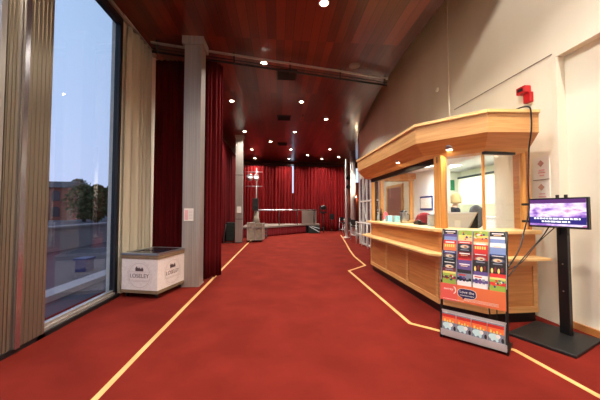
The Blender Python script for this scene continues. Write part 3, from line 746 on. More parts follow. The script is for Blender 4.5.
# head with face
m = MB(); n, kz = 20, 14
for j in range(kz+1):
    ph = PI*j/kz
    for i in range(n):
        a = 2*PI*i/n; x = math.sin(ph)*math.cos(a); y = math.sin(ph)*math.sin(a); z = math.cos(ph)
        fx = .074*(1-.18*max(0, -z)); fy = .094
        if y < -.6 and abs(x) < .25 and -.35 < z < .1: y -= .16*(1-abs(x)/.25)      # nose
        m.v.append((x*fx, -.085+y*fy, 1.655+z*.115))
for j in range(kz):
    for i in range(n): m.face((j*n+i, j*n+(i+1) % n, (j+1)*n+(i+1) % n, (j+1)*n+i), True)
hd = m.build('head', 'skin', pr)
for sx in (-1, 1): MB().lathe((sx*.028, -.172, 1.665), [(.003, -.004), (.01, 0), (.003, .004)], 10, 'y').build('eye', 'black_satin', hd)
bx(-.022, .022, -.176, -.168, 1.6, 1.607).build('mouth', 'coral', hd)
m = MB()                                                            # bobbed hair: cap open at the face
for j in range(kz+1):
    ph = PI*.62*j/kz
    for i in range(n):
        a = R(-35) + R(250)*i/(n-1); x = math.cos(a); y = math.sin(a); z = math.cos(ph); s_ = math.sin(ph)
        if ph > PI/2: s_ = 1+.12*math.sin((ph-PI/2)*6)
        zz = z*.135 if ph < PI/2 else z*.3
        m.v.append((x*s_*.098, -.075+y*s_*.118, 1.665+zz))
for j in range(kz):
    for i in range(n-1): m.face((j*n+i, j*n+i+1, (j+1)*n+i+1, (j+1)*n+i), True)
m.build('hair', 'hair_blond', pr, solid=.02)
tv_ = [(0, 0, .88), (0, .0, 1.0), (0, .01, 1.12), (0, .0, 1.26), (0, -.02, 1.4), (0, -.03, 1.46), (-.17, -.02, 1.4), (-.22, -.02, 1.15), (-.205, -.16, 1.03), (.17, -.02, 1.4), (.22, -.02, 1.15), (.205, -.16, 1.03)]
skin_mesh('top', tv_, [(0, 1), (1, 2), (2, 3), (3, 4), (4, 5), (4, 6), (6, 7), (7, 8), (4, 9), (9, 10), (10, 11)], [(.17, .12), (.165, .115), (.15, .11), (.17, .115), (.145, .1), .07, .074, .06, .05, .074, .06, .05], 'black_cloth', pr)
tr = [(0, 0, .95), (-.09, 0, .86), (-.1, -.01, .48), (-.1, .02, .1), (.09, 0, .86), (.1, -.01, .48), (.1, .02, .1)]
skin_mesh('trousers', tr, [(0, 1), (1, 2), (2, 3), (0, 4), (4, 5), (5, 6)], [(.16, .11), .1, .073, .06, .1, .073, .06], 'black_cloth', pr)
for sx in (-1, 1):
    h_ = [(sx*.2, -.2, 1.0), (sx*.19, -.25, .985), (sx*.18, -.28, .98)]; ve = [(0, 1), (1, 2)]; rr = [(.026, .02), (.034, .016), (.036, .014)]
    for k in range(4):
        b0 = len(h_); fx = sx*(.18+(k-1.5)*.018); ln = (.06, .072, .068, .052)[k]
        h_ += [(fx, -.3, .975), (fx, -.3-ln*.55, .965), (fx, -.3-ln, .945)]; ve += [(2, b0), (b0, b0+1), (b0+1, b0+2)]; rr += [.009, .0085, .007]
    b0 = len(h_); h_ += [(sx*.155, -.255, .975), (sx*.14, -.285, .96)]; ve += [(1, b0), (b0, b0+1)]; rr += [.011, .009]
    skin_mesh('hand', h_, ve, rr, 'skin', pr)

# ------------------------------------------------------------------ leaflet rack
RK = ((2.09, 2.825, 0), math.atan2(-.43, .4))
rk = thing('leaflet_rack', 'freestanding steel leaflet rack with an orange banner before the kiosk', 'rack', RK[0], RK[1], local=True)
HW = .295
for sx in (-1, 1):
    m = MB(); x = sx*HW
    m.tube([(x, -.125, .012), (x, -.11, .06), (x, -.08, .3), (x, -.04, .65), (x, .02, 1.0), (x, .05, 1.18)], .013, 8)
    m.bar((x, -.13, .012), (x, .18, .012), .022, .022)
    m.build('side_frame', 'black_satin', rk)
def yb(z): return -.04+.09*(z-.65)/.53 if z > .65 else -.04-.05*(.65-z)/.6
m = MB()
zs = [.6, .9, 1.175]
for i in range(len(zs)-1):
    z0, z1 = zs[i], zs[i+1]
    if z0 < .5: continue
    y0, y1 = yb(z0)+.03, yb(z1)+.03
    m.add([(-HW, y0, z0), (HW, y0, z0), (HW, y1, z1), (-HW, y1, z1), (-HW, y0+.008, z0), (HW, y0+.008, z0), (HW, y1+.008, z1), (-HW, y1+.008, z1)], [(0, 1, 2, 3), (7, 6, 5, 4), (0, 4, 5, 1), (2, 6, 7, 3), (0, 3, 7, 4), (1, 5, 6, 2)])
m.build('back_panel', 'steel', rk)
for k in range(5): 
    x = -HW+k*HW/2; MB().add([(x-.003, yb(.6)-.03, .62), (x+.003, yb(.6)-.03, .62), (x+.003, yb(1.17)+.0, 1.17), (x-.003, yb(1.17)+.0, 1.17), (x-.003, yb(.6)+.03, .62), (x+.003, yb(.6)+.03, .62), (x+.003, yb(1.17)+.03, 1.17), (x-.003, yb(1.17)+.03, 1.17)], [(0, 1, 2, 3), (7, 6, 5, 4), (0, 4, 5, 1), (2, 6, 7, 3), (0, 3, 7, 4), (1, 5, 6, 2)]).build('divider', 'steel', rk)
# banner
BY = -.128
bn = MB().use('orange_banner').box(-HW+.17, HW, BY, BY+.006, .42, .6).use('coral').box(-HW+.005, -HW+.17, BY, BY+.006, .42, .6).build('banner', None, rk)
bn['label'] = 'orange and coral banner with a navy speech bubble'
m = MB(); N = 28                                                    # navy speech bubble
def bub(sc, y0, y1):
    P = []
    for k in range(N):
        a = 2*PI*k/N; c, s_ = math.cos(a), math.sin(a)
        P.append((math.copysign(abs(c)**.6, c)*.082*sc-.035, math.copysign(abs(s_)**.7, s_)*.047*sc+.522))
    q = MB(); q.add([(x, y0, z) for x, z in P]+[(x, y1, z) for x, z in P], [tuple(range(N)), tuple(range(N, 2*N))]+[(k, (k+1) % N, N+(k+1) % N, N+k) for k in range(N)])
    return q
bub(1.06, BY-.001, BY).build('bubble_edge', 'white', bn)
q = bub(1, BY-.0025, BY-.001); q.add([(-.08, BY-.0025, .486), (-.05, BY-.0025, .48), (-.072, BY-.0025, .455), (-.08, BY-.001, .486), (-.05, BY-.001, .48), (-.072, BY-.001, .455)], [(0, 1, 2), (3, 4, 5), (0, 1, 4, 3), (1, 2, 5, 4), (2, 0, 3, 5)])
q.build('speech_bubble', 'navy', bn)
Mt = lambda x, z, y=BY-.003: facing((x, y, z), (0, -1, 0)) 
text_part('lettering', 'Love the', .038, Mt(-.035, .535), 'white', bn)
text_part('lettering', 'entertainment', .023, Mt(-.035, .502), 'white', bn)
text_part('lettering', 'surrey', .036, Mt(-HW+.085, .545, BY-.001), 'white', bn)
m = MB()
for k in range(8):
    a0, a1 = R(-70+k*17), R(-70+(k+1)*17)
    m.add([(-HW+.125+r*math.cos(a), y, .54+r*1.2*math.sin(a)) for y in (BY-.001, BY) for r, a in ((.028, a0), (.036, a0), (.036, a1), (.028, a1))], [(0, 1, 2, 3), (4, 5, 6, 7)])
for k in range(4): m.box(-HW+.03+(.2 if k else 0), HW-.06-(.3 if k == 0 else 0), BY-.001, BY, .436+k*.011, .4385+k*.011)
m.build('printed_lines', 'white', bn)
# lower tray
MB().box(-HW, HW, -.13, -.124, .03, .1).box(-HW, HW, -.13, -.03, .03, .036).build('tray', 'tray_steel', rk)
MB().box(-HW, HW, -.092, -.086, .036, .3).build('tray_back', 'tray_steel', rk)
mat('lf_black', (26, 22, 26), .5); mat('lf_purple', (92, 70, 130), .5); mat('lf_lilac', (120, 140, 190), .5); mat('lf_red', (206, 46, 40), .5)
mat('lf_orange', (236, 120, 62), .5); mat('lf_navy', (36, 60, 120), .5); mat('lf_green', (150, 176, 70), .5); mat('lf_yellow', (228, 210, 110), .5)
mat('lf_white', (234, 230, 228), .5); mat('lf_cream', (232, 196, 150), .5); mat('lf_maroon', (112, 24, 34), .5); mat('lf_cyan', (196, 226, 228), .5); mat('lf_grey', (126, 132, 150), .5)
def booklet(x0, x1, y, z0, z1, lean, bands, label, deco=None, group='leaflets in the rack'):
    """one printed booklet; bands listed from the top in metres"""
    m = MB(); th = .006; z = z1
    def yy(q): return y+lean*(q-z0)
    tot = z1-z0
    m.use('lf_white').add([(x0, yy(z0), z0), (x1, yy(z0), z0), (x1, yy(z1), z1), (x0, yy(z1), z1), (x0, yy(z0)+th, z0), (x1, yy(z0)+th, z0), (x1, yy(z1)+th, z1), (x0, yy(z1)+th, z1)], [(7, 6, 5, 4), (0, 4, 5, 1), (2, 6, 7, 3), (0, 3, 7, 4), (1, 5, 6, 2)])
    for c, h in bands:
        za = max(z0, z-h); m.use(c).add([(x0, yy(za), za), (x1, yy(za), za), (x1, yy(z), z), (x0, yy(z), z)], [(0, 1, 2, 3)]); z = za
    if z > z0: m.add([(x0, yy(z0), z0), (x1, yy(z0), z0), (x1, yy(z), z), (x0, yy(z), z)], [(0, 1, 2, 3)])
    def ell(cx, cz, rx, rz, c, e=.0008):
        m.use(c); P = [(cx+rx*math.cos(2*PI*k/16), cz+rz*math.sin(2*PI*k/16)) for k in range(16)]
        m.add([(px, yy(pz)-e, pz) for px, pz in P], [tuple(range(16))])
    def dash(xa, xb, za, zb, c, e=.001):
        m.use(c).add([(xa, yy(za)-e, za), (xb, yy(za)-e, za), (xb, yy(zb)-e, zb), (xa, yy(zb)-e, zb)], [(0, 1, 2, 3)])
    cx = (x0+x1)/2
    if deco == 'oval': ell(cx, z1-.06, .046, .022, 'lf_grey'); ell(cx, z1-.06, .036, .015, 'lf_cream', .0012); ell(cx+.008, z1-.063, .016, .007, 'lf_maroon', .0016); dash(cx-.04, cx+.04, z1-.1, z1-.09, 'lf_grey'); dash(cx-.05, cx+.05, z1-.02, z1-.012, 'lf_white')
    if deco == 'title': dash(cx-.05, cx+.05, z1-.026, z1-.014, 'lf_white'); dash(cx-.035, cx+.03, z1-.042, z1-.034, 'lf_cream')
    if deco == 'blobs':
        rnd = random.Random(int(x0*1000)+int(z1*977))
        for k in range(11): ell(x0+.014+rnd.random()*(x1-x0-.028), z1-.01-rnd.random()*.085, rnd.uniform(.006, .014), rnd.uniform(.005, .012), rnd.choice(['lf_yellow', 'lf_white', 'lf_red', 'lf_green', 'lf_navy']), .0008+k*.0001)
    if deco == 'figures':
        for k in range(4): ell(x0+.02+k*.028, z1-.05+.012*(k % 2), .01, .026, 'lf_maroon' if k % 2 else 'lf_yellow', .0008+k*.0001)
    if deco == 'frames':
        for k in range(3): dash(x0+.02+k*.032, x0+.044+k*.032, z1-.085, z1-.035, ('lf_navy', 'lf_purple', 'lf_grey')[k]);
        dash(x0+.015, x0+.08, z1-.025, z1-.012, 'lf_red')
    if deco == 'number':
        for k in range(5): dash(x0+.015+k*.021, x0+.029+k*.021, z1-.075, z1-.045, 'lf_yellow')
        dash(cx-.045, cx+.045, z1-.03, z1-.015, 'lf_white')
    if deco == 'castle':
        for k in range(4): dash(x0+.02+k*.026, x0+.034+k*.026, z1-.094, z1-.066-.012*(k % 2), 'lf_yellow')
        ell(cx-.015, z1-.128, .046, .03, 'lf_cyan'); ell(cx+.02, z1-.118, .018, .02, 'lf_white', .0012); ell(cx-.03, z1-.155, .012, .015, 'lf_cyan', .001); ell(cx+.01, z1-.158, .012, .015, 'lf_cyan', .001); ell(x0+.122, z1-.15, .012, .022, 'lf_black')
    o = m.build('booklet', None, frame=RK); tag(o, label, 'booklet', group)
cols = [
 [([('lf_black', .045), ('lf_purple', .03), ('lf_lilac', .1)], 'title', 'black and lilac booklet at top left of the rack'),
  ([('lf_red', .04), ('lf_orange', .1)], 'number', 'red and orange booklet second from the top in the left column'),
  ([('lf_navy', .035), ('lf_black', .1)], 'oval', 'navy booklet with an oval picture third in the left column'),
  ([('lf_black', .04), ('lf_maroon', .1)], 'oval', 'black booklet with an oval picture fourth in the left column'),
  ([('lf_yellow', .02), ('lf_green', .1)], 'blobs', 'green speckled booklet at bottom of the left column')],
 [([('lf_green', .05), ('lf_yellow', .03), ('lf_cream', .1)], 'blobs', 'green and yellow booklet at top of the second column'),
  ([('lf_red', .03), ('lf_black', .1)], 'oval', 'black booklet with a red head second in the second column'),
  ([('lf_maroon', .03), ('lf_red', .06), ('lf_purple', .1)], 'title', 'maroon and red booklet third in the second column'),
  ([('lf_maroon', .05), ('lf_black', .1)], 'title', 'black booklet with a maroon top fourth in the second column'),
  ([('lf_grey', .05), ('lf_white', .1)], 'frames', 'white and grey booklet at bottom of the second column')],
 [([('lf_green', .05), ('lf_yellow', .025), ('lf_orange', .1)], 'blobs', 'green and orange booklet at top of the third column'),
  ([('lf_cream', .03), ('lf_red', .1)], 'number', 'cream and red booklet second in the third column'),
  ([('lf_red', .02), ('lf_black', .1)], 'oval', 'black booklet with a pale oval third in the third column'),
  ([('lf_red', .05), ('lf_purple', .1)], 'figures', 'red and purple booklet fourth in the third column'),
  ([('lf_white', .16)], 'frames', 'white booklet with purple pictures at bottom of the third column')],
 [([('lf_black', .05), ('lf_white', .025), ('lf_lilac', .1)], 'title', 'black topped booklet at top right of the rack'),
  ([('lf_white', .045), ('lf_lilac', .1)], 'title', 'white and blue booklet second in the right column'),
  ([('lf_navy', .02), ('lf_black', .1)], 'oval', 'dark booklet with an oval third in the right column'),
  ([('lf_orange', .05), ('lf_red', .1)], 'figures', 'orange booklet with red figures fourth in the right column'),
  ([('lf_yellow', .02), ('lf_green', .1)], 'blobs', 'green speckled booklet at bottom of the right column')]]
for c, col in enumerate(cols):
    for k, (bands, deco, lb) in enumerate(col):
        z1 = 1.172-k*.114; z0 = z1-.19; x0 = -HW+.008+c*HW/2
        booklet(x0, x0+HW/2-.014, yb(z0)-.002-.012*(k > 0), z0, z1, (yb(z1)-yb(z0))/.19 if k < 4 else .1, bands, lb, deco)
for k in range(4):
    x0 = -HW+.012+k*.14
    booklet(x0, x0+.134, -.118, .04, .272, .07, [('lf_grey', .014), ('lf_red', .03), ('lf_orange', .05), ('lf_grey', .2)],
            'red and blue programme, ' + ['leftmost', 'second from left', 'third from left', 'rightmost'][k] + ' on the bottom tray of the rack', 'castle', 'programmes on the bottom tray')

# ------------------------------------------------------------------ television stand
TA = R(24); ts = thing('television_stand', 'black floor stand with a flat base carrying the small television', 'stand', (2.985, 2.83, 0), TA, local=True)
bx(-.34, .36, -.3, .275, 0.0, .03).build('base', 'black', ts, bevel=.006)
inv = Matrix.Rotation(-TA, 4, 'Z') @ Matrix.Translation((-2.985, -2.83, 0))
Tc = Vector((3.1, 2.83, 0)); ux = Vector((.11, -.56, 0)).normalized(); nx = Vector((ux.y, -ux.x, 0))   # nx faces the hall
pc = Tc - nx*.085
MB().box(-.05, .05, -.025, .025, .03, 1.42).xform(inv @ Matrix.Translation(pc) @ Matrix.Rotation(math.atan2(ux.y, ux.x), 4, 'Z')).build('post', 'black_satin', ts, bevel=.004)
for z in (1.26, 1.47):
    MB().bar(Tc-ux*.4-nx*.045+Vector((0, 0, z-.0)), Tc+ux*.1-nx*.045+Vector((0, 0, z)), .03, .028).xform(inv).build('bracket_arm', 'black', ts)
for a in (-.02, .06):
    MB().bar(Tc+ux*a-nx*.045+Vector((0, 0, 1.12)), Tc+ux*a-nx*.045+Vector((0, 0, 1.57)), .022).xform(inv).build('bracket_upright', 'black', ts)
for z in (.5, .8): MB().lathe(pc+nx*.025+Vector((0, 0, z)), [(.008, -.002), (.008, .002)], 8, 'x').xform(inv).build('bolt', 'steel', ts)
# television itself
m = bpy.data.materials.new('tv_picture'); m.use_nodes = True; n = m.node_tree.nodes; l = m.node_tree.links; n.clear()
o_ = n.new('ShaderNodeOutputMaterial'); e = n.new('ShaderNodeEmission'); e.inputs['Strength'].default_value = 1.25
tc = n.new('ShaderNodeTexCoord'); mp = n.new('ShaderNodeMapping'); mp.inputs['Scale'].default_value = (6, 6, 13); l.new(tc.outputs['Object'], mp.inputs[0])
nz = n.new('ShaderNodeTexNoise'); nz.inputs['Scale'].default_value = 1; nz.inputs['Detail'].default_value = 3; l.new(mp.outputs[0], nz.inputs['Vector'])
rp = n.new('ShaderNodeValToRGB'); cr = rp.color_ramp
for i, (p, c) in enumerate([(.3, (70, 56, 140)), (.42, (160, 110, 200)), (.5, (226, 196, 240)), (.58, (244, 232, 252)), (.68, (206, 120, 176))]):
    el = cr.elements[i] if i < 2 else cr.elements.new(p); el.position = p; el.color = lin(c)
l.new(nz.outputs['Fac'], rp.inputs[0]); l.new(rp.outputs[0], e.inputs['Color']); l.new(e.outputs[0], o_.inputs[0]); MATS['tv_picture'] = m
emission('tv_text', (255, 255, 255), 1.5); emission('tv_bar', (70, 60, 150), .8); emission('tv_top', (120, 70, 140), .8)
tvt = thing('television', 'small flat television showing a purple picture, mounted on the black stand', 'television', (Tc.x, Tc.y, 1.2), math.atan2(ux.y, ux.x), local=True)
W, Hh = .57, .335   # local x right as seen from the hall, -y towards the hall
bx(-W/2, W/2, -.02, .02, 0, Hh).build('housing', 'black_satin', tvt, bevel=.005)
sc = bx(-W/2+.016, W/2-.016, -.022, -.0205, .022, Hh-.016).build('screen', 'tv_picture', tvt)
m = MB()
rnd = random.Random(4)
for zz, x0, x1 in ((.095, -.22, .22), (.062, -.14, .13)):
    x = x0
    while x < x1:
        ln = rnd.uniform(.015, .05); m.box(x, min(x+ln, x1), -.0238, -.023, zz, zz+.017); x += ln+.009
m.build('caption_text', 'tv_text', sc)
MB().box(-W/2+.016, W/2-.016, -.023, -.0222, .045, .12).build('caption_bar', 'tv_bar', sc)
MB().box(-W/2+.016, W/2-.016, -.023, -.0222, Hh-.06, Hh-.016).build('title_bar', 'tv_top', sc)
bx(-.02, .02, -.0225, -.0205, .008, .013).build('badge', 'steel', tvt)
# cables
def cable(pts, r, label):
    # smooth by Catmull-Rom
    P = [Vector(p) for p in pts]; P = [P[0]]+P+[P[-1]]; out = []
    for i in range(1, len(P)-2):
        for k in range(8):
            t = k/8; a, b, c, d = P[i-1:i+3]
            out.append(.5*((2*b)+(-a+c)*t+(2*a-5*b+4*c-d)*t*t+(-a+3*b-3*c+d)*t**3))
    out.append(P[-2]); tag(MB().tube(out, r, 6).build('cable', 'black'), label, 'cable', 'black cables')
cable([(2.96, 3.5, 2.62), (2.9, 3.1, 2.63), (2.96, 2.99, 2.62), (2.98, 2.985, 2.5), (2.98, 2.99, 2.33), (2.99, 3.04, 2.1), (2.98, 3.05, 1.7), (2.99, 3.06, 1.4), (2.9, 3.04, 1.15), (2.75, 2.98, .9), (2.45, 2.95, .55), (2.35, 2.93, .3), (2.4, 2.9, .02)], .009, 'black cable draped over the right end of the canopy and hanging to the floor')
cable([(3.12, 2.92, 1.25), (3.1, 3.0, 1.1), (2.95, 3.0, .95), (2.7, 2.95, .75), (2.45, 2.9, .5), (2.42, 2.9, .2), (2.5, 2.9, .02)], .006, 'black cable sagging from the television towards the leaflet rack')
cable([(3.14, 2.9, 1.2), (3.06, 3.04, 1.0), (2.85, 3.02, .8), (2.6, 2.98, .7), (2.42, 2.9, .72)], .005, 'thin black cable crossing in front of the counter end panel')

# ------------------------------------------------------------------ on the right wall
t = thing('fire_alarm_beacon', 'red fire alarm beacon on the wall above the canopy end', 'alarm', (RW, 3.48, 2.85))
bx(RW-.06, RW-.0, 3.39, 3.49, 2.86, 3.0).build('base_box', 'red_plastic', t, bevel=.008)
bx(RW-.1, RW-.0, 3.42, 3.56, 3.0, 3.1).build('sounder', 'red_plastic', t, bevel=.012)
bx(RW-.105, RW-.1, 3.45, 3.53, 3.03, 3.07).build('grille', 'black', t)
def poster(z0, z1, label):
    t = thing('wall_poster', label, 'poster', (RW-.002, 3.3, z0), group='posters beside the canopy')
    y0, y1 = 3.2, 3.42
    bx(RW-.012, RW-.001, y0, y1, z0, z1).build('sheet', 'paper', t)
    bx(RW-.016, RW-.012, y0, y1, z0, z0+.008).build('holder_edge', 'grey_board', t)
    c = (RW-.0135, (y0+y1)/2, z0+(z1-z0)*.72); m = MB(); s_ = .045
    m.add([(c[0]-.001, c[1]+dy, c[2]+dz) for dy, dz in ((-s_, 0), (0, -s_), (s_, 0), (0, s_))]+[(c[0]+.001, c[1]+dy, c[2]+dz) for dy, dz in ((-s_, 0), (0, -s_), (s_, 0), (0, s_))], [(0, 1, 2, 3), (4, 5, 6, 7), (0, 1, 5, 4), (1, 2, 6, 5), (2, 3, 7, 6), (3, 0, 4, 7)])
    m.build('diamond_emblem', 'terracotta', t)
    m = MB()
    for k, (a, b) in enumerate(((.06, .14), (.05, .15), (.07, .13))): m.box(RW-.014, RW-.012, y0+a, y0+b, z0+.12-k*.035, z0+.138-k*.035)
    m.build('print', 'pale_pink', t)
poster(1.79, 2.09, 'upper white poster with a diamond emblem beside the canopy end')
poster(1.48, 1.78, 'lower white poster with a diamond emblem just above the television')
tag(MB().lathe((RW-.0, 5.6, 4.0), [(.05, 0), (.05, -.025), (.03, -.04)], 14, 'x').build('wall_sensor', 'white'), 'small round white sensor on the shaded upper wall', 'sensor')

# ------------------------------------------------------------------ stage and equipment far back
st = thing('stage', 'low stage with a dark red skirt in front of the back curtain', 'stage', (0, 15.5, 0))
sp = [(-1.0, 14.2), (1.7, 16.7), (2.6, 17.0), (2.6, 17.5), (-1.9, 17.5), (-1.9, 14.2)]
MB().prism(sp, .46, .54).build('deck', 'grey_board', st)
drape([(-1.86, 14.25), (-1.02, 14.25), (1.68, 16.74)], .0, .46, .02, .12, 8, nz=4).build('skirt', 'stage_skirt', st, solid=.005)
MB().prism([(-.95, 14.4), (1.6, 16.75), (2.5, 17.05), (2.5, 17.4), (-1.8, 17.4), (-1.8, 14.4)], .0, .46).build('frame', 'black', st)
rl = thing('stage_rail', 'long grey hand rail running across the stage', 'rail', (.6, 16, .54))
ra, rb = Vector((-1.15, 14.5, 1.4)), Vector((2.35, 16.97, 1.4))
MB().tube([ra, rb], .04, 8).build('top_rail', 'steel', rl)
for k in range(4):
    p = ra.lerp(rb, .04+.92*k/3); MB().tube([(p.x, p.y, .54), (p.x, p.y, 1.4)], .022, 8).build('post', 'black', rl)
tag(MB().box(-.5, .45, .0, .04, 0, .82).xform(Matrix.Translation((1.95, 16.9, .545)) @ Matrix.Rotation(R(12), 4, 'Z')).build('display_board', 'grey_board'), 'grey brown display board standing at the right end of the stage', 'board')
t = thing('stage_steps', 'dark stage steps against the left end of the stage front', 'steps', (-.9, 13.8, 0))
for k in range(3): bx(-1.1, -.55, 13.5+k*.2, 13.74+k*.2, .13+k*.15, .17+k*.15).build('tread', 'dark_green', t)
for x in (-1.1, -.58):
    m = MB(); m.bar((x+.015, 13.52, 0), (x+.015, 14.1, .46), .03, .05); m.bar((x+.015, 14.1, 0), (x+.015, 14.1, .46), .03); m.build('side_frame', 'black', t)
def flight_case(x, y, w, d, h, rz, label):
    t = thing('flight_case', label, 'flight case', (x, y, 0), rz, group='flight cases by the column', local=True)
    bx(-w/2, w/2, -d/2, d/2, .1, h).build('body', 'grey_case', t)
    m = MB()
    for sx in (-1, 1):
        for sy in (-1, 1): m.bar((sx*w/2, sy*d/2, .1), (sx*w/2, sy*d/2, h), .03)
    for z in (.1, h-.18, h):
        for sy in (-1, 1): m.bar((-w/2, sy*d/2, z), (w/2, sy*d/2, z), .025)
        for sx in (-1, 1): m.bar((sx*w/2, -d/2, z), (sx*w/2, d/2, z), .025)
    m.build('edge_trim', 'aluminium', t)
    for sx in (-1, 1):
        MB().box(sx*w*.25-.04, sx*w*.25+.04, -d/2-.025, -d/2, h-.24, h-.12).build('latch', 'steel', t)
        for sy in (-1, 1): MB().lathe((sx*(w/2-.08)-.015, sy*(d/2-.08), .05), [(.05, 0), (.05, .03)], 12, 'x').build('castor', 'black', t)
flight_case(-1.2, 12.35, .3, .5, .84, R(6), 'beige grey flight case right beside the distant grey column')
flight_case(-.8, 12.4, .3, .5, .8, R(-8), 'beige grey flight case in front of the stage steps')
# dark equipment rack left of the column
t = thing('equipment_rack', 'black equipment rack standing left of the distant grey column', 'rack', (-2.1, 12.2, 0))
MB().box(-2.22, -1.88, 12.05, 12.5, .06, .86).build('body', 'black', t, bevel=.01)
for k in range(4): bx(-2.2, -1.9, 12.03, 12.05, .12+k*.18, .26+k*.18).build('panel', 'dark_green', t)
m = MB(); m.bar((-2.3, 11.95, .0), (-2.22, 12.04, .8), .025); m.bar((-2.3, 11.95, .0), (-1.95, 11.95, 0.012), .025); m.build('front_bar', 'steel', t)
# lighting tower
t = thing('lighting_tower', 'tall lighting stand with cross bars behind the flight cases', 'lighting stand', (-1.05, 13.1, 0))
X0, Y0 = -1.02, 13.1
MB().lathe((X0, Y0, 0), [(.3, 0), (.3, .04), (.14, .1)], 16).build('base', 'black', t)
MB().lathe((X0, Y0, .6), [(.2, 0), (.09, .75)], 14).build('shroud', 'grey_case', t)
MB().tube([(X0, Y0, .05), (X0, Y0, 3.4)], .03, 8).build('pole', 'steel', t)
for z in (2.52, 3.2): MB().tube([(X0-.5, Y0, z), (X0+.28, Y0, z)], .022, 8).build('cross_bar', 'steel', t)
for k, x in enumerate((X0-.3, X0+.0)):
    q = MB().lathe((0, 0, 0), [(.09, -.16), (.12, -.1), (.13, .1), (.13, .14), (.11, .14), (.1, .02)], 18).xform(Matrix.Translation((x, Y0-.08, 2.92)) @ Matrix.Rotation(R(65+10*k), 4, 'X')).build('lamp_can', 'steel', t)
    MB().tube([(x, Y0-.02, 3.18), (x, Y0-.06, 2.95)], .015, 6).build('yoke', 'black', q)
t = thing('loudspeaker', 'black loudspeaker cabinet on the lighting stand pole', 'speaker', (X0, Y0, 1.36))
MB().box(X0-.16, X0+.1, Y0-.22, Y0-.035, 1.37, 1.95).build('cabinet', 'black', t, bevel=.01)
MB().lathe((X0-.03, Y0-.221, 1.55), [(.09, 0), (.07, .004)], 16, 'y').build('woofer', 'black_matt', t)
MB().box(X0-.04, X0+.16, Y0-.2, Y0-.03, 2.15, 2.24).xform(Matrix.Identity(4))
# moving head and box at right end of the stage
t = thing('stage_light', 'black moving stage light on a stand right of the stage', 'stage light', (2.75, 16.6, 0))
MB().tube([(2.75, 16.6, 0.02), (2.75, 16.6, 1.25)], .025, 8).build('pole', 'black', t)
for k in range(3):
    a = 2*PI*k/3+.4; MB().tube([(2.75, 16.6, .4), (2.75+.3*math.cos(a), 16.6+.3*math.sin(a), .015)], .014, 6).build('leg', 'black', t)
MB().box(2.55, 2.95, 16.5, 16.7, 1.2, 1.3).box(2.55, 2.6, 16.52, 16.68, 1.3, 1.65).box(2.9, 2.95, 16.52, 16.68, 1.3, 1.65).build('yoke', 'black', t)
MB().lathe((2.75, 16.6, 1.55), [(.08, -.2), (.15, -.1), (.15, .1), (.11, .2)], 16, 'y').build('lamp_head', 'black_satin', t)
t = thing('amplifier_case', 'low dark case with a green pattern below the display board', 'case', (2.15, 16.5, 0))
bx(1.85, 2.5, 16.35, 16.75, .02, .45).build('body', 'dark_green', t, bevel=.01)
m = MB(); m.bar((1.87, 16.345, .42), (2.48, 16.345, .08), .01, .04); m.bar((2.0, 16.345, .42), (2.48, 16.345, .3), .01, .04); m.build('stripe', 'clear_plastic', t)
# chairs and small stands in front of the right end
def stool(label):
    t = thing('bar_chair', label, 'chair', (0, 0, 0), 0, 'chrome legged chairs', local=True)
    bx(-.2, .2, -.2, .2, .6, .65).build('seat', 'black', t, bevel=.015)
    bx(-.2, .2, .17, .2, .74, .95).build('backrest', 'black', t, bevel=.01)
    for sx in (-1, 1):
        for sy in (-1, 1):
            MB().tube([(sx*.2, sy*.2, 0.005), (sx*.17, sy*.17, .6 if sy < 0 else .9)], .014, 6).build('leg', 'chrome', t)
    m = MB()
    for a, b in (((-1, -1), (1, -1)), ((1, -1), (1, 1)), ((1, 1), (-1, 1)), ((-1, 1), (-1, -1))): m.tube([(a[0]*.19, a[1]*.19, .22), (b[0]*.19, b[1]*.19, .22)], .01, 6)
    m.build('footrest', 'chrome', t)
    return t
s0 = stool('chrome legged black chair nearest the right half of the red curtain'); s0.location = (4.0, 16.6, 0); s0.rotation_euler = (0, 0, R(20))
dup(s0, (4.0, 15.5, 0), R(-25), 'chrome legged black chair in the middle of the group by the white columns')
dup(s0, (4.02, 14.3, 0), R(70), 'chrome legged black chair in front of the white columns')
dup(s0, (3.66, 12.6, 0), R(110), 'chrome legged black chair nearest the glazed partition')
t = thing('music_stand', 'thin black music stand in front of the right red curtain', 'stand', (3.4, 17.2, 0))
MB().tube([(3.4, 17.2, 0.01), (3.4, 17.2, .8)], .014, 6).build('pole', 'black', t)
for k in range(3):
    a = 2*PI*k/3; MB().tube([(3.4, 17.2, .2), (3.4+.2*math.cos(a), 17.2+.2*math.sin(a), .008)], .01, 6).build('leg', 'black', t)
bx(3.25, 3.55, 17.16, 17.19, .8, 1.15).build('desk', 'black', t)
# white columns and pipe at the right end of the back curtain
t = thing('white_pillar', 'tall round white pillar right of the red back curtain', 'pillar', (4.14, 14.9, 0))
MB().lathe((4.14, 14.9, 0), [(.15, 0), (.15, CEIL)], 20).build('shaft', 'white_paint', t)
MB().lathe((4.14, 14.9, 0), [(.2, 0), (.2, .08)], 20).build('base', 'white_paint', t)
t = thing('lighting_pole', 'slim white pole with two black spotlights beside the white pillar', 'pole', (3.46, 13.7, 0))
MB().lathe((3.46, 13.7, 0), [(.17, 0), (.17, .03), (.06, .05)], 14).tube([(3.46, 13.7, .03), (3.46, 13.7, 4.0)], .07, 10).build('pole', 'white_paint', t)
for z in (2.55, 3.0):
    q = MB().lathe((3.5, 13.55, z), [(.07, -.14), (.11, .12)], 14, 'y').build('spotlight', 'black', t)
l = bpy.data.lights.new('lamp', 'SPOT'); l.energy = 300; l.spot_size = R(70); l.spot_blend = .8; l.color = (1, .84, .62); l.shadow_soft_size = .06  # spot added to brighten the pillar, set clear of the spotlight bodies
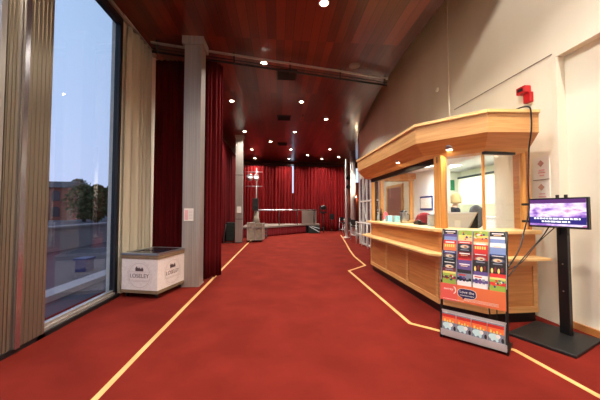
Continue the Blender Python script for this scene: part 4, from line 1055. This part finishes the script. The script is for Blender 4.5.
o = bpy.data.objects.new('lamp', l); COL.objects.link(o); o.parent = t; o.location = Vector((3.66, 13.78, 3.0))-t.location
o.rotation_euler = (Vector((4.14, 14.9, 2.8))-Vector((3.66, 13.78, 3.0))).to_track_quat('-Z', 'Y').to_euler()
t = thing('wall_lamp', 'small glowing lamp on the dark wall behind the white pillar', 'lamp', (5.2, 17.0, 1.9))
MB().lathe((5.25, BACK-.08, 2.3), [(.05, -.04), (.11, 0), (.05, .06)], 14, 'y').build('globe', 'lamp_glow', t)
bx(5.25, 5.35, BACK-.04, BACK, 2.1, 2.3).build('back_plate', 'black', t)
l = bpy.data.lights.new('lamp', 'POINT'); l.energy = 40; l.shadow_soft_size = .1; l.color = (1, .7, .4)
o = bpy.data.objects.new('lamp', l); COL.objects.link(o); o.parent = t; o.location = (.1, BACK-.3-17.0, .3)
struct('trim_10', bx(4.95, 5.5, BACK-.04, BACK, 0, 2.9), 'mahogany')
hr = thing('hand_rail', 'white hand rail on posts beside the glazed partition', 'rail', (3.2, 11, 0))
MB().tube([(3.2, 8.9, .9), (3.25, 11.3, .9)], .025, 8).build('top_rail', 'white_paint', hr)
MB().tube([(3.2, 8.9, .45), (3.25, 11.3, .45)], .018, 8).build('mid_rail', 'white_paint', hr)
for k in range(4): MB().tube([(3.2+.05*k/3, 8.95+k*.77, 0.005), (3.2+.05*k/3, 8.95+k*.77, .9)], .02, 8).build('post', 'white_paint', hr)

# ------------------------------------------------------------------ light
def wallwash(x, y, z, tgt, e, size, lbl):
    t = thing('wall_spotlight', lbl, 'spotlight', (x, y, z), group='spotlights above the ceiling edge')
    d = (Vector(tgt)-Vector((x, y, z))).normalized()
    q = MB().lathe((0, 0, 0), [(.05, -.12), (.09, .08)], 14).xform(Matrix.Translation((x, y, z)) @ Vector((0, 0, 1)).rotation_difference(d).to_matrix().to_4x4())
    q.build('lamp_can', 'black', t)
    MB().tube([(x, y, z+.05), (x, y, ROOF)], .015, 6).build('drop_rod', 'black', t)
    l = bpy.data.lights.new('lamp', 'SPOT'); l.energy = e; l.spot_size = R(size); l.spot_blend = .15; l.shadow_soft_size = .06; l.color = (1, .9, .78)
    o = bpy.data.objects.new('lamp', l); COL.objects.link(o); o.parent = t; o.location = d*.12; o.rotation_euler = d.to_track_quat('-Z', 'Y').to_euler()
wallwash(2.75, 1.2, 6.6, (3.43, 2.2, 2.6), 900, 84, 'wall spotlight high above the ceiling edge, behind the photographer')

W_ = bpy.data.worlds.new('world'); S.world = W_; W_.use_nodes = True
n = W_.node_tree.nodes; l = W_.node_tree.links; bg = n['Background']
tc = n.new('ShaderNodeTexCoord'); sp_ = n.new('ShaderNodeSeparateXYZ'); l.new(tc.outputs['Generated'], sp_.inputs[0])
nz = n.new('ShaderNodeTexNoise'); nz.inputs['Scale'].default_value = 3; nz.inputs['Detail'].default_value = 4; l.new(tc.outputs['Generated'], nz.inputs['Vector'])
ma = n.new('ShaderNodeMath'); ma.operation = 'MULTIPLY_ADD'; l.new(nz.outputs['Fac'], ma.inputs[0]); ma.inputs[1].default_value = .25; l.new(sp_.outputs[2], ma.inputs[2])
rp = n.new('ShaderNodeValToRGB'); rp.color_ramp.elements[0].position = .1; rp.color_ramp.elements[1].position = .75
rp.color_ramp.elements[0].color = lin((160, 172, 196)); rp.color_ramp.elements[1].color = lin((142, 172, 198))
l.new(ma.outputs[0], rp.inputs[0]); l.new(rp.outputs[0], bg.inputs['Color']); bg.inputs['Strength'].default_value = 2.4

# ------------------------------------------------------------------ camera
cam = bpy.data.cameras.new('camera'); co = bpy.data.objects.new('camera', cam); COL.objects.link(co)
co.location = (0, 0, 1.4); co.rotation_euler = (R(92.08), 0, R(-4.57)); cam.sensor_width = 36; cam.lens = 275*36/600; cam.clip_start = .05; cam.clip_end = 300
S.camera = co
for o in bpy.data.objects:
    if '_local' in o: del o['_local']
S.view_settings.view_transform = 'Standard'; S.view_settings.look = 'None'; S.view_settings.gamma = 1; S.view_settings.exposure = .08
